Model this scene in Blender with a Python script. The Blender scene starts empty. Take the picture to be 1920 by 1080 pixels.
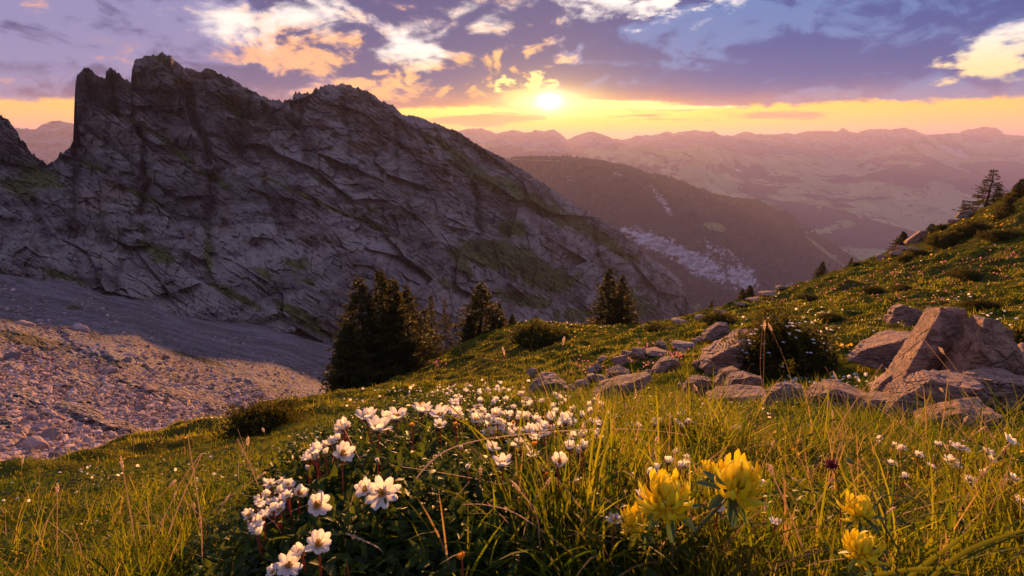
import bpy, math, random
import numpy as np
from mathutils import Vector
R = math.radians
rng = np.random.default_rng(7)
random.seed(7)
scene = bpy.context.scene
COL = scene.collection

# ------------------------------------------------------------------ camera
F, PITCH = 960.0, R(16.15)          # focal length in photo pixels (1920 wide), tilt below the horizon
CP, SP = math.cos(PITCH), math.sin(PITCH)
cam_d = bpy.data.cameras.new('camera')
cam = bpy.data.objects.new('camera', cam_d)
COL.objects.link(cam)
cam.location = (0, 0, 0)
cam.rotation_euler = (R(90) - PITCH, 0, 0)
cam_d.sensor_width = 36; cam_d.lens = 36 * F / 1920
cam_d.clip_start = 0.02; cam_d.clip_end = 80000
cam_d.dof.use_dof = True; cam_d.dof.focus_distance = 2.6; cam_d.dof.aperture_fstop = 28
scene.camera = cam

def slope_at(px, py):
    """photo pixel -> (x/y, z/y) of the ray"""
    a = (np.asarray(py, float) - 540) / F
    t = (a * CP + SP) / (CP - a * SP)
    u = (np.asarray(px, float) - 960) / F * (CP + t * SP)
    return u, -t
def at(px, py, Y):
    u, s = slope_at(px, py)
    Y = np.asarray(Y, float)
    return np.stack(np.broadcast_arrays(u * Y, Y, s * Y), -1)
def azel(px, py):
    u, s = slope_at(px, py)
    return math.degrees(math.atan2(u, 1)), math.degrees(math.atan2(s, math.hypot(u, 1)))

# ------------------------------------------------------------------ node expressions
class E:
    """thin wrapper that turns arithmetic into shader math nodes"""
    nt = None
    def __init__(s, v): s.v = v
    @staticmethod
    def m(op, *a):
        n = E.nt.nodes.new('ShaderNodeMath'); n.operation = op
        for i, x in enumerate(a):
            x = x.v if isinstance(x, E) else x
            if isinstance(x, (int, float)): n.inputs[i].default_value = x
            else: E.nt.links.new(x, n.inputs[i])
        return E(n.outputs[0])
    def __add__(s, o): return E.m('ADD', s, o)
    __radd__ = __add__
    def __sub__(s, o): return E.m('SUBTRACT', s, o)
    def __rsub__(s, o): return E.m('SUBTRACT', o, s)
    def __mul__(s, o): return E.m('MULTIPLY', s, o)
    __rmul__ = __mul__
    def __truediv__(s, o): return E.m('DIVIDE', s, o)
    def __pow__(s, o): return E.m('POWER', s, o)
def put(sock, v):
    v = v.v if isinstance(v, E) else v
    if isinstance(v, (int, float)): sock.default_value = v
    elif isinstance(v, tuple): sock.default_value = v if len(v) == len(sock.default_value) else (*v, 1)
    else: E.nt.links.new(v, sock)
def sstep(x, a, b):
    n = E.nt.nodes.new('ShaderNodeMapRange'); n.interpolation_type = 'SMOOTHSTEP'
    put(n.inputs['Value'], x); put(n.inputs['From Min'], a); put(n.inputs['From Max'], b)
    return E(n.outputs['Result'])
def mixc(f, a, b, mode='MIX'):
    n = E.nt.nodes.new('ShaderNodeMix'); n.data_type = 'RGBA'; n.blend_type = mode
    put(n.inputs[0], f); put(n.inputs[6], a); put(n.inputs[7], b)
    return n.outputs[2]
def noise(vec, scale, detail=6, rough=.55, dist=0, out=0, typ='FBM', lac=2.0):
    n = E.nt.nodes.new('ShaderNodeTexNoise'); n.noise_type = typ
    if vec is not None: put(n.inputs['Vector'], vec)
    n.inputs['Scale'].default_value = scale; n.inputs['Detail'].default_value = detail
    n.inputs['Roughness'].default_value = rough; n.inputs['Distortion'].default_value = dist
    n.inputs['Lacunarity'].default_value = lac
    return E(n.outputs[out])
def voro(vec, scale, feature='F1', out=0, rand=1.0):
    n = E.nt.nodes.new('ShaderNodeTexVoronoi'); n.feature = feature
    if vec is not None: put(n.inputs['Vector'], vec)
    n.inputs['Scale'].default_value = scale; n.inputs['Randomness'].default_value = rand
    return E(n.outputs[out])
def xyz(x, y, z):
    n = E.nt.nodes.new('ShaderNodeCombineXYZ')
    for i, v in enumerate((x, y, z)): put(n.inputs[i], v)
    return n.outputs[0]
def sep(v):
    n = E.nt.nodes.new('ShaderNodeSeparateXYZ'); put(n.inputs[0], v)
    return [E(o) for o in n.outputs]
def mapping(vec, scale=(1, 1, 1), rot=(0, 0, 0)):
    n = E.nt.nodes.new('ShaderNodeMapping'); put(n.inputs['Vector'], vec)
    n.inputs['Scale'].default_value = scale; n.inputs['Rotation'].default_value = rot
    return n.outputs[0]

# ------------------------------------------------------------------ sun and sky
SUN_AZ, SUN_EL = azel(1030, 190)
sun_dir = Vector((math.sin(R(SUN_AZ)) * math.cos(R(SUN_EL)), math.cos(R(SUN_AZ)) * math.cos(R(SUN_EL)), math.sin(R(SUN_EL))))
sun_d = bpy.data.lights.new('sun', 'SUN')
sun_d.energy = 5.0; sun_d.angle = R(0.6); sun_d.color = (1.0, .45, .14)
sun = bpy.data.objects.new('sun', sun_d); COL.objects.link(sun)
sun.rotation_euler = sun_dir.to_track_quat('Z', 'Y').to_euler()

world = bpy.data.worlds.new('World'); scene.world = world; world.use_nodes = True
nt = world.node_tree; nt.nodes.clear(); E.nt = nt
tc = nt.nodes.new('ShaderNodeTexCoord')
D = tc.outputs['Generated']
dx, dy, dz = sep(D)
DEG = 57.29578
wv = mapping(D, (1, 1, 2.6))
w1 = noise(wv, 7, 5, .6, out=1)                     # colour output: three warps
wr, wg, wb = sep(w1.v)
w2 = sep(noise(wv, 28, 5, .65, out=1).v)
az0 = E.m('ARCTAN2', dx, dy) * DEG
el0 = E.m('ARCSINE', dz) * DEG
az = az0 + (wr - .5) * 16 + (w2[0] - .5) * 4
el = el0 + (wg - .5) * 5.5 + (w2[1] - .5) * 2.2
elb = el0 + (wg - .5) * 1.6 + (w2[1] - .5) * 0.9     # gently warped, for the long flat cloud base
def blob(px, py, sx, sy, a=None, b=None):
    """soft patch round a direction; sx, sy in degrees"""
    A, B = azel(px, py)
    ux = ((a or az) - A) / sx; uy = ((b or el) - B) / sy
    return E.m('EXPONENT', (ux * ux + uy * uy) * -1.0)
n1 = noise(wv, 5, 9, .60, .4)
n2 = noise(mapping(D, (1, 1, 2.0)), 10, 10, .57, .5)
n3 = noise(mapping(D, (1, 1, 1.8), (0, 0, .7)), 30, 8, .60, .3)
nb_ = n1 * .56 + n2 * .34 + n3 * .10                    # billow
# the same billows sampled a little towards the sun: where they thin out that way, an edge is lit
sh = xyz(dx - sun_dir.x * .05, dy - sun_dir.y * .05, dz - sun_dir.z * .05 - .004)
n2s = noise(mapping(xyz(dx + .012, dy, dz - .016), (1, 1, 2.0)), 10, 10, .57, .5)
edge = n2 - n2s
sdx = (az0 - SUN_AZ); sde = (el0 - SUN_EL)
sd2 = sdx * sdx + sde * sde
near = E.m('EXPONENT', sdx * sdx * (-1 / 24.0 ** 2))
near2 = E.m('EXPONENT', sdx * sdx * (-1 / 12.0 ** 2))
# clear strip along the horizon
lo = mixc(near, (1.15, .50, .24), (1.5, .74, .0))
hi = mixc(near, (1.3, .62, .11), (1.55, .98, .03))
strip = mixc(sstep(el0, .2, 2.9), lo, hi)
strip = mixc(near2 * sstep(el0, 1.6, 2.9) * .8, strip, (1.6, 1.25, .34))
thin = sstep(noise(mapping(D, (1, 1, 10)), 7, 7, .62, .3) + blob(930, 222, 6, .65, az0, el0) * .34 + blob(850, 228, 5, .3, az0, el0) * .2 + blob(1350, 218, 9, .5, az0, el0) * .16, .60, .74)
strip = mixc(thin * .85 * sstep(el0, .5, 1.3), strip, mixc(near, (.62, .30, .26), (.66, .25, .09)))
# cloud body
dark = mixc(sstep(az0, 2, 26), (.055, .07, .22), (.0, .065, .30))
lite = mixc(sstep(az0, -25, 25), (.24, .24, .47), (.085, .20, .48))
body_f = sstep(nb_ + edge * .8 - blob(860, 150, 6, 2.2) * .20 - blob(1080, 80, 12, 4) * .12 - blob(1500, 120, 17, 3.0) * .13
               - blob(1680, 110, 9, 2.4) * .08 - blob(820, 35, 6, 2.4) * .16 - blob(1010, 10, 8, 2) * .12 - blob(150, 140, 20, 2) * .05 + blob(120, 40, 15, 3.5) * .12 + blob(1870, 170, 9, 3) * .12 + blob(1350, 50, 9, 2.0) * .14, .40, .60)
body = mixc(body_f, dark, lite)
pink = sstep(nb_ + edge + blob(500, 90, 13, 5) * .18 - sstep(az0, -18, -30) * .16 - sstep(az0, 3, 14) * .34 + blob(1850, 170, 9, 2.5) * .2, .50, .78)
body = mixc(pink * .7, body, (.62, .31, .33))
glowc = sstep(nb_ + edge * 1.2 + blob(540, 55, 6, 3.0) * .15 + blob(590, 95, 4, 2.0) * .16 + blob(700, 150, 7, 2.4) * .17 + blob(480, 105, 6, 1.6) * .12
              + blob(930, 150, 4, 1.4) * .12 + blob(270, 25, 6, 1.6) * .08 - sstep(az0, 3, 10) * .30 - sstep(az0, -22, -32) * .16, .55, .76)
body = mixc(glowc, body, mixc(sstep(az0, -30, 0), (1.0, .47, .25), (1.1, .55, .16)))
# bright breaks in the cloud
gap = sstep(nb_ + edge * .5 - sstep(az0, -24, -32) * .14 - sstep(az0, 5, 12) * .12 + blob(380, 45, 6, 2.4) * .24 + blob(590, 25, 4, 2.4) * .22 + blob(745, 105, 3.6, 2.0) * .26 + blob(900, 45, 5, 2.2) * .17 + blob(660, 60, 7, 3) * .08
            + blob(1180, 0, 7, 1.3) * .42 + blob(1340, -4, 6, 1.0) * .36 + blob(1905, 95, 3.4, 2.8) * .38 + blob(1915, 140, 4, 1.5) * .2, .57, .86)
body = mixc(gap, body, mixc(sstep(el0, 5, 9), (1.2, .85, .40), (1.1, .98, .90)))
# warm light under the long cloud base, strongest by the sun
under = E.m('EXPONENT', (elb - 3.1) * (elb - 3.1) * -.55) * (near * .85 + .2)
body = mixc(under * sstep(elb, 2.4, 3.3) * .9, body, mixc(near, (.60, .25, .18), (.85, .30, .07)))
deck = sstep(elb + (n3 - .5) * .9 + blob(1240, 205, 10, 1, az0, el0) * .25 - blob(880, 190, 5, 1.2, az0, el0) * .3, 2.95, 3.45)
sky = mixc(deck, strip, body)
cut = (n3 - .5) * .9 + blob(985, 163, 1.8, 1.0) + blob(1110, 196, 8, .45, az0, el0) * 1.3 + blob(1300, 202, 6, .24, az0, el0) * .7
sky = mixc(sstep(cut, .30, .75), sky, (1.45, 1.15, .35))
# the glare round the sun itself
sdw = sdx * sdx * .55 + sde * sde * 1.25
g1 = (1.0 + sdw * (1 / .26 ** 2)) ** -1.35
g3 = E.m('EXPONENT', (sdx * sdx * (1 / 4.6 ** 2) + sde * sde * (1 / 1.0 ** 2)) * -1.0)
g2 = E.m('EXPONENT', (sdx * sdx * (1 / 8.0 ** 2) + sde * sde * (1 / 2.8 ** 2)) * -1.0)
sky = mixc(g2 * .38, sky, (1.0, .50, .06))
sky = mixc(g3 * .9, sky, (1.7, 1.35, .50))
# behind and above the camera: unseen cloud, brightened and blue-tinted as fill light
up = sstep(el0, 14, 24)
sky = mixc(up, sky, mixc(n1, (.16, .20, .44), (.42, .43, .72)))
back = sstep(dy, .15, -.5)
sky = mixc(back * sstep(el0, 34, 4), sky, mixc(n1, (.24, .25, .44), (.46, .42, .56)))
sky = mixc(sstep(el0, 0, -3), sky, (.12, .09, .09))
nish = nt.nodes.new('ShaderNodeTexSky'); nish.sky_type = 'NISHITA'; nish.sun_disc = False
nish.sun_elevation = R(SUN_EL); nish.sun_rotation = R(SUN_AZ); nish.altitude = 1900
bg1 = nt.nodes.new('ShaderNodeBackground'); put(bg1.inputs[0], nish.outputs[0]); bg1.inputs[1].default_value = .05
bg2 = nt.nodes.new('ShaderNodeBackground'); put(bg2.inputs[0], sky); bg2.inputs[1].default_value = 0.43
bg3 = nt.nodes.new('ShaderNodeBackground'); put(bg3.inputs[0], (1.0, .82, .45)); put(bg3.inputs[1], g1 * 16)
a1 = nt.nodes.new('ShaderNodeAddShader'); a2 = nt.nodes.new('ShaderNodeAddShader')
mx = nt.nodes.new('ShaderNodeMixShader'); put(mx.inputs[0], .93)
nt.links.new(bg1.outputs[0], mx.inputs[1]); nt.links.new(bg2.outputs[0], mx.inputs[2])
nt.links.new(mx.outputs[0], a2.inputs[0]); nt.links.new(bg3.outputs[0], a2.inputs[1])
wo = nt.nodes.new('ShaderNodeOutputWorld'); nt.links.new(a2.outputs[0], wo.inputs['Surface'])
world.cycles.sampling_method = 'MANUAL'; world.cycles.sample_map_resolution = 1024

scene.view_settings.view_transform = 'Standard'; scene.view_settings.look = 'None'
scene.view_settings.exposure = 1.38; scene.view_settings.gamma = 1
scene.cycles.use_denoising = True; scene.cycles.denoiser = 'OPENIMAGEDENOISE'
scene.cycles.max_bounces = 6; scene.cycles.diffuse_bounces = 3; scene.cycles.transmission_bounces = 3
scene.cycles.volume_bounces = 0; scene.cycles.sample_clamp_indirect = 6
scene.cycles.use_adaptive_sampling = True; scene.cycles.adaptive_threshold = .01

# ------------------------------------------------------------------ numpy noise and mesh helpers
_perm = rng.permutation(512)
_perm = np.concatenate([_perm, _perm, _perm]).astype(np.int32)
_ga = rng.random(512) * 2 * np.pi
_gx, _gy = np.cos(_ga).astype(np.float32), np.sin(_ga).astype(np.float32)
_val = rng.random(512).astype(np.float32)
def pn(x, y, seed=0):
    """2D gradient noise, about -1..1"""
    x = np.asarray(x, np.float32); y = np.asarray(y, np.float32)
    xi = np.floor(x).astype(np.int32); yi = np.floor(y).astype(np.int32)
    xf = x - xi; yf = y - yi
    u = xf * xf * xf * (xf * (xf * 6 - 15) + 10); v = yf * yf * yf * (yf * (yf * 6 - 15) + 10)
    def g(ix, iy, fx, fy):
        h = _perm[(_perm[(ix + seed * 37) & 511] + iy + seed * 11) & 511]
        return _gx[h] * fx + _gy[h] * fy
    a = g(xi, yi, xf, yf); b = g(xi + 1, yi, xf - 1, yf)
    c = g(xi, yi + 1, xf, yf - 1); d = g(xi + 1, yi + 1, xf - 1, yf - 1)
    return ((a + (b - a) * u) * (1 - v) + (c + (d - c) * u) * v) * 1.5
def fbm(x, y, o=5, gain=.5, seed=0, lac=2.03):
    s = 0; a = 1.0
    for i in range(o):
        s = s + a * pn(x * lac ** i + i * 3.7, y * lac ** i - i * 5.1, seed + i); a *= gain
    return s
def ridged(x, y, o=5, gain=.5, seed=0, lac=2.03):
    s = 0; a = 1.0
    for i in range(o):
        n = 1 - np.abs(pn(x * lac ** i + i * 3.7, y * lac ** i - i * 5.1, seed + i)); s = s + a * (n * n - .6); a *= gain
    return s
def cells(x, y, seed=0):
    """2D Voronoi: (F1, F2, value of the nearest cell)"""
    xi = np.floor(x).astype(np.int32); yi = np.floor(y).astype(np.int32)
    f1 = np.full(x.shape, 9., np.float32); f2 = f1.copy(); cv = np.zeros(x.shape, np.float32)
    for i in (-1, 0, 1):
        for j in (-1, 0, 1):
            h = _perm[(_perm[(xi + i + seed * 37) & 511] + yi + j + seed * 11) & 511]
            h2 = _perm[h + 57]
            d = (xi + i + _val[h] - x) ** 2 + (yi + j + _val[h2] - y) ** 2
            c = d < f1
            f2 = np.where(c, f1, np.minimum(f2, d)); cv = np.where(c, _val[_perm[h + 201]], cv); f1 = np.where(c, d, f1)
    return np.sqrt(f1), np.sqrt(f2), cv
def facets(x, y, seed=0, amp=1.0):
    """broken faces: every Voronoi cell is a flat plane with its own tilt"""
    xi = np.floor(x).astype(np.int32); yi = np.floor(y).astype(np.int32)
    f1 = np.full(x.shape, 9., np.float32); v = np.zeros(x.shape, np.float32)
    for i in (-1, 0, 1):
        for j in (-1, 0, 1):
            h = _perm[(_perm[(xi + i + seed * 37) & 511] + yi + j + seed * 11) & 511]; h2 = _perm[h + 57]
            dx = x - (xi + i + _val[h]); dy = y - (yi + j + _val[h2]); d = dx * dx + dy * dy; c = d < f1
            p = (_val[_perm[h + 201]] - .5) * .9 + (_val[_perm[h + 301]] - .5) * 2.2 * dx + (_val[_perm[h2 + 101]] - .5) * 2.2 * dy
            v = np.where(c, p, v); f1 = np.where(c, d, f1)
    return v * amp
class RBF:
    """linear radial interpolation through scattered control values (no overshoot)"""
    def __init__(s, P, v, p=1.0):
        s.P = np.array(P, float); s.p = p
        d = np.linalg.norm(s.P[:, None] - s.P[None], axis=-1) ** p
        n = len(v); A = np.zeros((n + 3, n + 3)); A[:n, :n] = d; A[:n, n] = 1; A[:n, n + 1:] = s.P; A[n, :n] = 1; A[n + 1:, :n] = s.P.T
        s.w = np.linalg.solve(A, np.concatenate([v, [0, 0, 0]]))
    def __call__(s, x, y):
        x = np.asarray(x, float); y = np.asarray(y, float)
        r = s.w[-3] + s.w[-2] * x + s.w[-1] * y
        for k in range(len(s.P)):
            r = r + s.w[k] * ((x - s.P[k, 0]) ** 2 + (y - s.P[k, 1]) ** 2) ** (s.p / 2)
        return r
def smooth2(a, n):
    for _ in range(n):
        a = np.pad(a, 1, 'edge')
        a = (a[:-2, 1:-1] + a[2:, 1:-1] + 2 * a[1:-1, 1:-1]) / 4
        a = np.pad(a, ((0, 0), (1, 1)), 'edge')
        a = (a[:, :-2] + a[:, 2:] + 2 * a[:, 1:-1]) / 4
    return a
def sm(x, a, b):
    t = np.clip((x - a) / (b - a), 0, 1); return t * t * (3 - 2 * t)
def mesh(name, V, Fs, mats, smooth=True, attrs=None, mi=None):
    """V (n,3); Fs: list of (m,3) or (m,4) index arrays"""
    me = bpy.data.meshes.new(name)
    V = np.asarray(V, np.float32).reshape(-1, 3)
    Fs = [np.asarray(f, np.int32) for f in Fs if len(f)]
    me.vertices.add(len(V)); me.vertices.foreach_set('co', V.ravel())
    li = np.concatenate([f.ravel() for f in Fs]); ls = np.concatenate([np.full(len(f), f.shape[1], np.int32) for f in Fs])
    me.loops.add(len(li)); me.loops.foreach_set('vertex_index', li)
    me.polygons.add(len(ls)); st = np.zeros(len(ls), np.int32); st[1:] = np.cumsum(ls)[:-1]
    me.polygons.foreach_set('loop_start', st); me.polygons.foreach_set('loop_total', ls)
    if smooth is not None: me.polygons.foreach_set('use_smooth', np.full(len(ls), bool(smooth)))
    if mi is not None: me.polygons.foreach_set('material_index', np.asarray(mi, np.int32))
    for m in (mats if isinstance(mats, (list, tuple)) else [mats]): me.materials.append(m)
    for k, (dom, arr) in (attrs or {}).items():
        arr = np.asarray(arr, np.float32)
        if arr.ndim == 1:
            at_ = me.attributes.new(k, 'FLOAT', dom); at_.data.foreach_set('value', arr)
        else:
            at_ = me.attributes.new(k, 'FLOAT_COLOR', dom); at_.data.foreach_set('color', np.concatenate([arr, np.ones((len(arr), 1), np.float32)], 1).ravel())
    me.update(calc_edges=True); me.validate(verbose=False)
    return me
def obj(name, me, parent=None, kind=None, label=None, cat=None, group=None, loc=None):
    o = bpy.data.objects.new(name, me); COL.objects.link(o)
    if parent: o.parent = parent
    if loc is not None: o.location = loc
    tag(o, label, cat, group, kind)
    return o
def tag(o, label=None, cat=None, group=None, kind=None):
    if label: o['label'] = label
    if cat: o['category'] = cat
    if group: o['group'] = group
    if kind: o['kind'] = kind
    return o
def gridf(nr, nc, off=0, wrap=False):
    i = np.arange(nr - 1)[:, None] * nc; j = np.arange(nc - 1)[None]
    a = (i + j).ravel() + off
    return np.stack([a, a + nc, a + nc + 1, a + 1], 1)

# ------------------------------------------------------------------ materials
def material(name, fn):
    m = bpy.data.materials.new(name); m.use_nodes = True
    nt = m.node_tree; nt.nodes.clear(); E.nt = nt
    out = nt.nodes.new('ShaderNodeOutputMaterial')
    sh = fn(nt)
    nt.links.new(sh, out.inputs['Surface'])
    return m
def princ(nt, col, rough=.85, bump=None, bs=.5, bd=.02, spec=.3, **kw):
    p = nt.nodes.new('ShaderNodeBsdfPrincipled')
    put(p.inputs['Base Color'], col); put(p.inputs['Roughness'], rough); p.inputs['Specular IOR Level'].default_value = spec
    if bump is not None:
        b = nt.nodes.new('ShaderNodeBump'); b.inputs['Strength'].default_value = bs; b.inputs['Distance'].default_value = bd
        put(b.inputs['Height'], bump); nt.links.new(b.outputs[0], p.inputs['Normal'])
    for k, v in kw.items(): put(p.inputs[k], v)
    return p.outputs[0]
def attr(name, out='Fac'):
    n = E.nt.nodes.new('ShaderNodeAttribute'); n.attribute_name = name
    return E(n.outputs[out])
def pos():
    return E.nt.nodes.new('ShaderNodeNewGeometry').outputs['Position']
def objc():
    return E.nt.nodes.new('ShaderNodeTexCoord').outputs['Object']
def leafy(nt, col, trans, tcol, rough=.6, spec=.25):
    p = princ(nt, col, rough, spec=spec)
    t = nt.nodes.new('ShaderNodeBsdfTranslucent'); put(t.inputs[0], tcol)
    m = nt.nodes.new('ShaderNodeMixShader'); m.inputs[0].default_value = trans
    nt.links.new(p, m.inputs[1]); nt.links.new(t.outputs[0], m.inputs[2])
    return m.outputs[0]

def ridge_rock(nt):
    p = pos()
    c1 = noise(mapping(p, (1, 1, 1), (0, R(32), R(35))), .018, 8, .62, .4)
    bed = mapping(p, (.16, .16, 1.0), (0, R(33), 0))
    c2 = noise(bed, .22, 7, .68)
    c3 = noise(p, .9, 4, .65)
    c4 = noise(mapping(p, (1, 1, .22)), .16, 6, .7)
    col = mixc(sstep(c1, .35, .65), (.11, .087, .075), (.25, .203, .178))
    col = mixc(sstep(c2, .48, .70) * .6, col, (.29, .245, .235))
    col = mixc(sstep(c4, .55, .72) * .45, col, (.25, .21, .21))
    col = mixc(sstep(noise(p, .035, 5, .6), .56, .70) * .5, col, (.23, .125, .080))
    col = mixc(sstep(c2, .46, .36) * .7, col, (.045, .035, .035))
    col = mixc(sstep(c4, .42, .32) * .45, col, (.05, .04, .045))
    cr = voro(bed, .055, 'DISTANCE_TO_EDGE')
    col = mixc(sstep(cr, .05, .0) * .5, col, (.04, .03, .03))
    moss = sstep(attr('moss') + (noise(p, .06, 7, .7) - .5) * 1.3, .25, .43)
    mc = mixc(sstep(noise(p, .25, 4, .6), .4, .65), (.040, .052, .009), (.105, .112, .022))
    col = mixc(moss * .9, col, mc)
    return princ(nt, col, .92, c3 * .5 + c2 * .8 + c4 * .4 + sstep(cr, 0, .1) * .3, .9, 1.1, .1)
def scree_mat(nt):
    p = pos()
    v = voro(p, .9, 'F1', 1); v2 = voro(p, 2.6, 'F1', 1)
    d = voro(p, .9, 'DISTANCE_TO_EDGE'); d2 = voro(p, 2.6, 'DISTANCE_TO_EDGE')
    s1 = sep(v.v)[0]; s2 = sep(v2.v)[0]
    run = noise(mapping(p, (1, 1, 1), (0, 0, R(-38))), .045, 6, .62, .3); run2 = noise(mapping(p, (.18, 1, 1), (0, 0, R(-40))), .16, 6, .65)
    col = mixc(s1 * .5 + s2 * .5, (.12, .09, .09), (.47, .37, .36))
    col = mixc(sstep(run2, .42, .62) * .65, col, (.52, .47, .50))
    col = mixc(sstep(run, .48, .36) * .35, col, (.15, .12, .115))
    col = mixc(sstep(d2, .12, .02) * .8, col, (.05, .04, .04))
    col = mixc(sstep(d, .06, .01) * .6, col, (.05, .04, .04))
    col = mixc(sstep(noise(p, .05, 4, .6), .5, .66) * .30, col, (.30, .20, .16))
    moss = sstep(attr('moss') + (noise(p, .35, 6, .7) - .5) * 1.0, .45, .65)
    col = mixc(moss * .85, col, mixc(sstep(noise(p, 1.2, 4), .4, .6), (.055, .055, .02), (.13, .10, .035)))
    return princ(nt, col, .9, sstep(d, 0, .35) * 1.2 + sstep(d2, 0, .4) * .5 + s1 * .5, 1.0, .6, .15)
def wood_mat(nt):
    """forested slope with pasture and pale cliffs"""
    p = pos()
    f = noise(p, .012, 6, .7)
    col = mixc(sstep(f, .35, .6), (.012, .016, .012), (.032, .036, .022))
    pa = sstep(attr('pasture') + (noise(p, .004, 5, .6) - .5) * .7, .45, .55)
    col = mixc(pa, col, mixc(noise(p, .01, 4), (.15, .18, .05), (.28, .26, .10)))
    st = noise(mapping(p, (1, 1, 3.5), (R(12), 0, 0)), .018, 7, .7)
    cl = sstep(attr('cliff') + (st - .5) * 1.8, .42, .62)
    col = mixc(cl, col, mixc(sstep(st, .35, .65), (.13, .125, .13), (.46, .43, .44)))
    return princ(nt, col, .95, f * .7 + st * .3, 1.0, 12, .1)
def field_mat(nt):
    """far valley: pasture fields, hedges and dark woods"""
    p = pos()
    q = mapping(p, (1, 1, .3), (0, 0, .5))
    f = voro(q, .0035, 'F1', 1); tone = sep(f.v)[0]
    grass = mixc(tone, (.16, .21, .06), (.36, .34, .15))
    wd = sstep(noise(p, .0011, 7, .62, .3) + attr('wood') * .30 - .08, .50, .535)
    wd = E.m('MAXIMUM', wd, sstep(noise(p, .0052, 4, .6, .6), .60, .625))
    wtone = noise(p, .012, 4, .7)
    col = mixc(wd, grass, mixc(wtone, (.006, .009, .006), (.028, .032, .018)))
    cl = sstep(attr('cliff') + (noise(mapping(p, (1, 1, 3)), .008, 6, .7) - .5) * 1.4, .5, .62)
    col = mixc(cl, col, (.50, .46, .44))
    return princ(nt, col, .95, wtone + wd * 1.5, .8, 14, .1)
def far_mat(nt):
    p = pos()
    st = noise(mapping(p, (1, 1, 4)), .003, 7, .65)
    col = mixc(sstep(st, .4, .6), (.10, .09, .09), (.30, .27, .27))
    return princ(nt, col, .95, st, 1.0, 60, .1)
M = {}
for k, f in dict(ridge=ridge_rock, scree=scree_mat, wood=wood_mat, field=field_mat, far=far_mat).items(): M[k] = material(k, f)

# ------------------------------------------------------------------ mountains: real slopes at their distance, crest and foot from control points
def poly(pts):
    xs, ys = zip(*pts); return lambda x: np.interp(x, xs, ys)
SHEET = {}
def slope_sheet(name, px0, px1, nc, nr, crest, foot, depth, relief, mat, jag=None, attrs=None, back=(1.25, 260), rowpow=1.0):
    px = np.linspace(px0, px1, nc); v = np.linspace(0, 1, nr) ** rowpow
    c = crest(px) + (jag(px) if jag is not None else 0)
    k_ = np.exp(-np.linspace(-2.5, 2.5, 61) ** 2); cs = np.convolve(np.pad(c, 30, 'edge'), k_ / k_.sum(), 'valid')
    PX = np.broadcast_to(px, (nr, nc)); PY = cs[None] + (foot(px) - cs)[None] * v[:, None] + (c - cs)[None] * np.exp(-7 * v)[:, None]
    Y = depth(PX, PY)
    Y = Y * (1 + relief(PX, PY) * sm(v, -.02, .03)[:, None] * sm(1 - v, -.01, .02)[:, None])
    P = at(PX, PY, Y)
    nb = 14
    bk = []
    for i in range(1, nb + 1):                       # the far side falls away behind the crest
        k = i / nb; q = P[0].copy(); dr = (back[0] - 1) * k
        q[:, :2] *= 1 + dr; q[:, 2] = P[0][:, 2] - back[1] * k ** 1.3 + fbm(px / 30, k * 4 + 0 * px, 4, seed=5) * back[1] * .05 * k
        bk.append(q)
    P = np.concatenate([np.array(bk[::-1]), P], 0)
    n = P.shape[0]; SHEET[name] = (PX, PY, P[nb:])
    at_ = {}
    for k, fn in (attrs or {}).items():
        a = fn(PX, PY); a = np.concatenate([np.repeat(a[:1], nb, 0), a], 0); at_[k] = ('POINT', a.ravel())
    me = mesh(name, P, [gridf(n, nc)], mat, smooth=(name != 'rocky_ridge'), attrs=at_)
    return obj(name, me, kind='structure')
def logdepth(pts, sc=100., sc_y=1.0):
    r = RBF([(a / sc, b / sc) for a, b, _ in pts], np.log([c * sc_y for _, _, c in pts]))
    def fn(x, y):
        s = (slice(None, None, 4), slice(None, None, 4))
        return np.exp(r(x / sc, y / sc))
    return fn
def splat(pts):
    """soft mask: sum of elongated patches (px, py, length, width, angle in degrees down to the right, weight)"""
    def fn(X, Y):
        o = np.zeros(X.shape, np.float32)
        for cx, cy, L, W, a, w in pts:
            ca, sa = math.cos(R(a)), math.sin(R(a))
            dx, dy = X - cx, Y - cy
            o = np.maximum(o, w * np.exp(-((dx * ca + dy * sa) / L) ** 2 - ((-dx * sa + dy * ca) / W) ** 2))
        return o
    return fn

# the long rock ridge
crest_pts = [(-500, 240), (-200, 190), (-60, 205), (0, 218), (15, 224), (28, 242), (42, 262), (60, 288), (92, 308), (106, 300), (112, 287), (130, 277), (136, 268), (137.5, 262),
    (139, 205), (141, 160), (145, 142), (150, 136), (158, 128), (166, 127), (180, 143), (198, 148), (199, 133), (206, 126), (216, 134), (232, 147), (246, 154),
    (247, 128), (252, 114), (264, 110), (285, 103), (306, 99), (322, 108), (345, 127), (374, 135), (388, 129), (410, 136), (450, 158), (490, 180), (515, 190), (524, 188),
    (530, 195), (534, 186), (548, 186), (550, 175), (580, 173), (600, 165), (616, 159), (634, 160), (648, 159), (670, 164), (690, 172), (715, 189), (742, 200), (752, 213), (790, 221), (860, 248), (900, 274), (940, 295),
    (980, 318), (1030, 352), (1080, 386), (1120, 406), (1160, 430), (1190, 458), (1230, 490), (1262, 512), (1278, 527), (1284, 548), (1290, 572), (1300, 640), (1340, 800), (1600, 1100)]
R_S = 1.0
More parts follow.
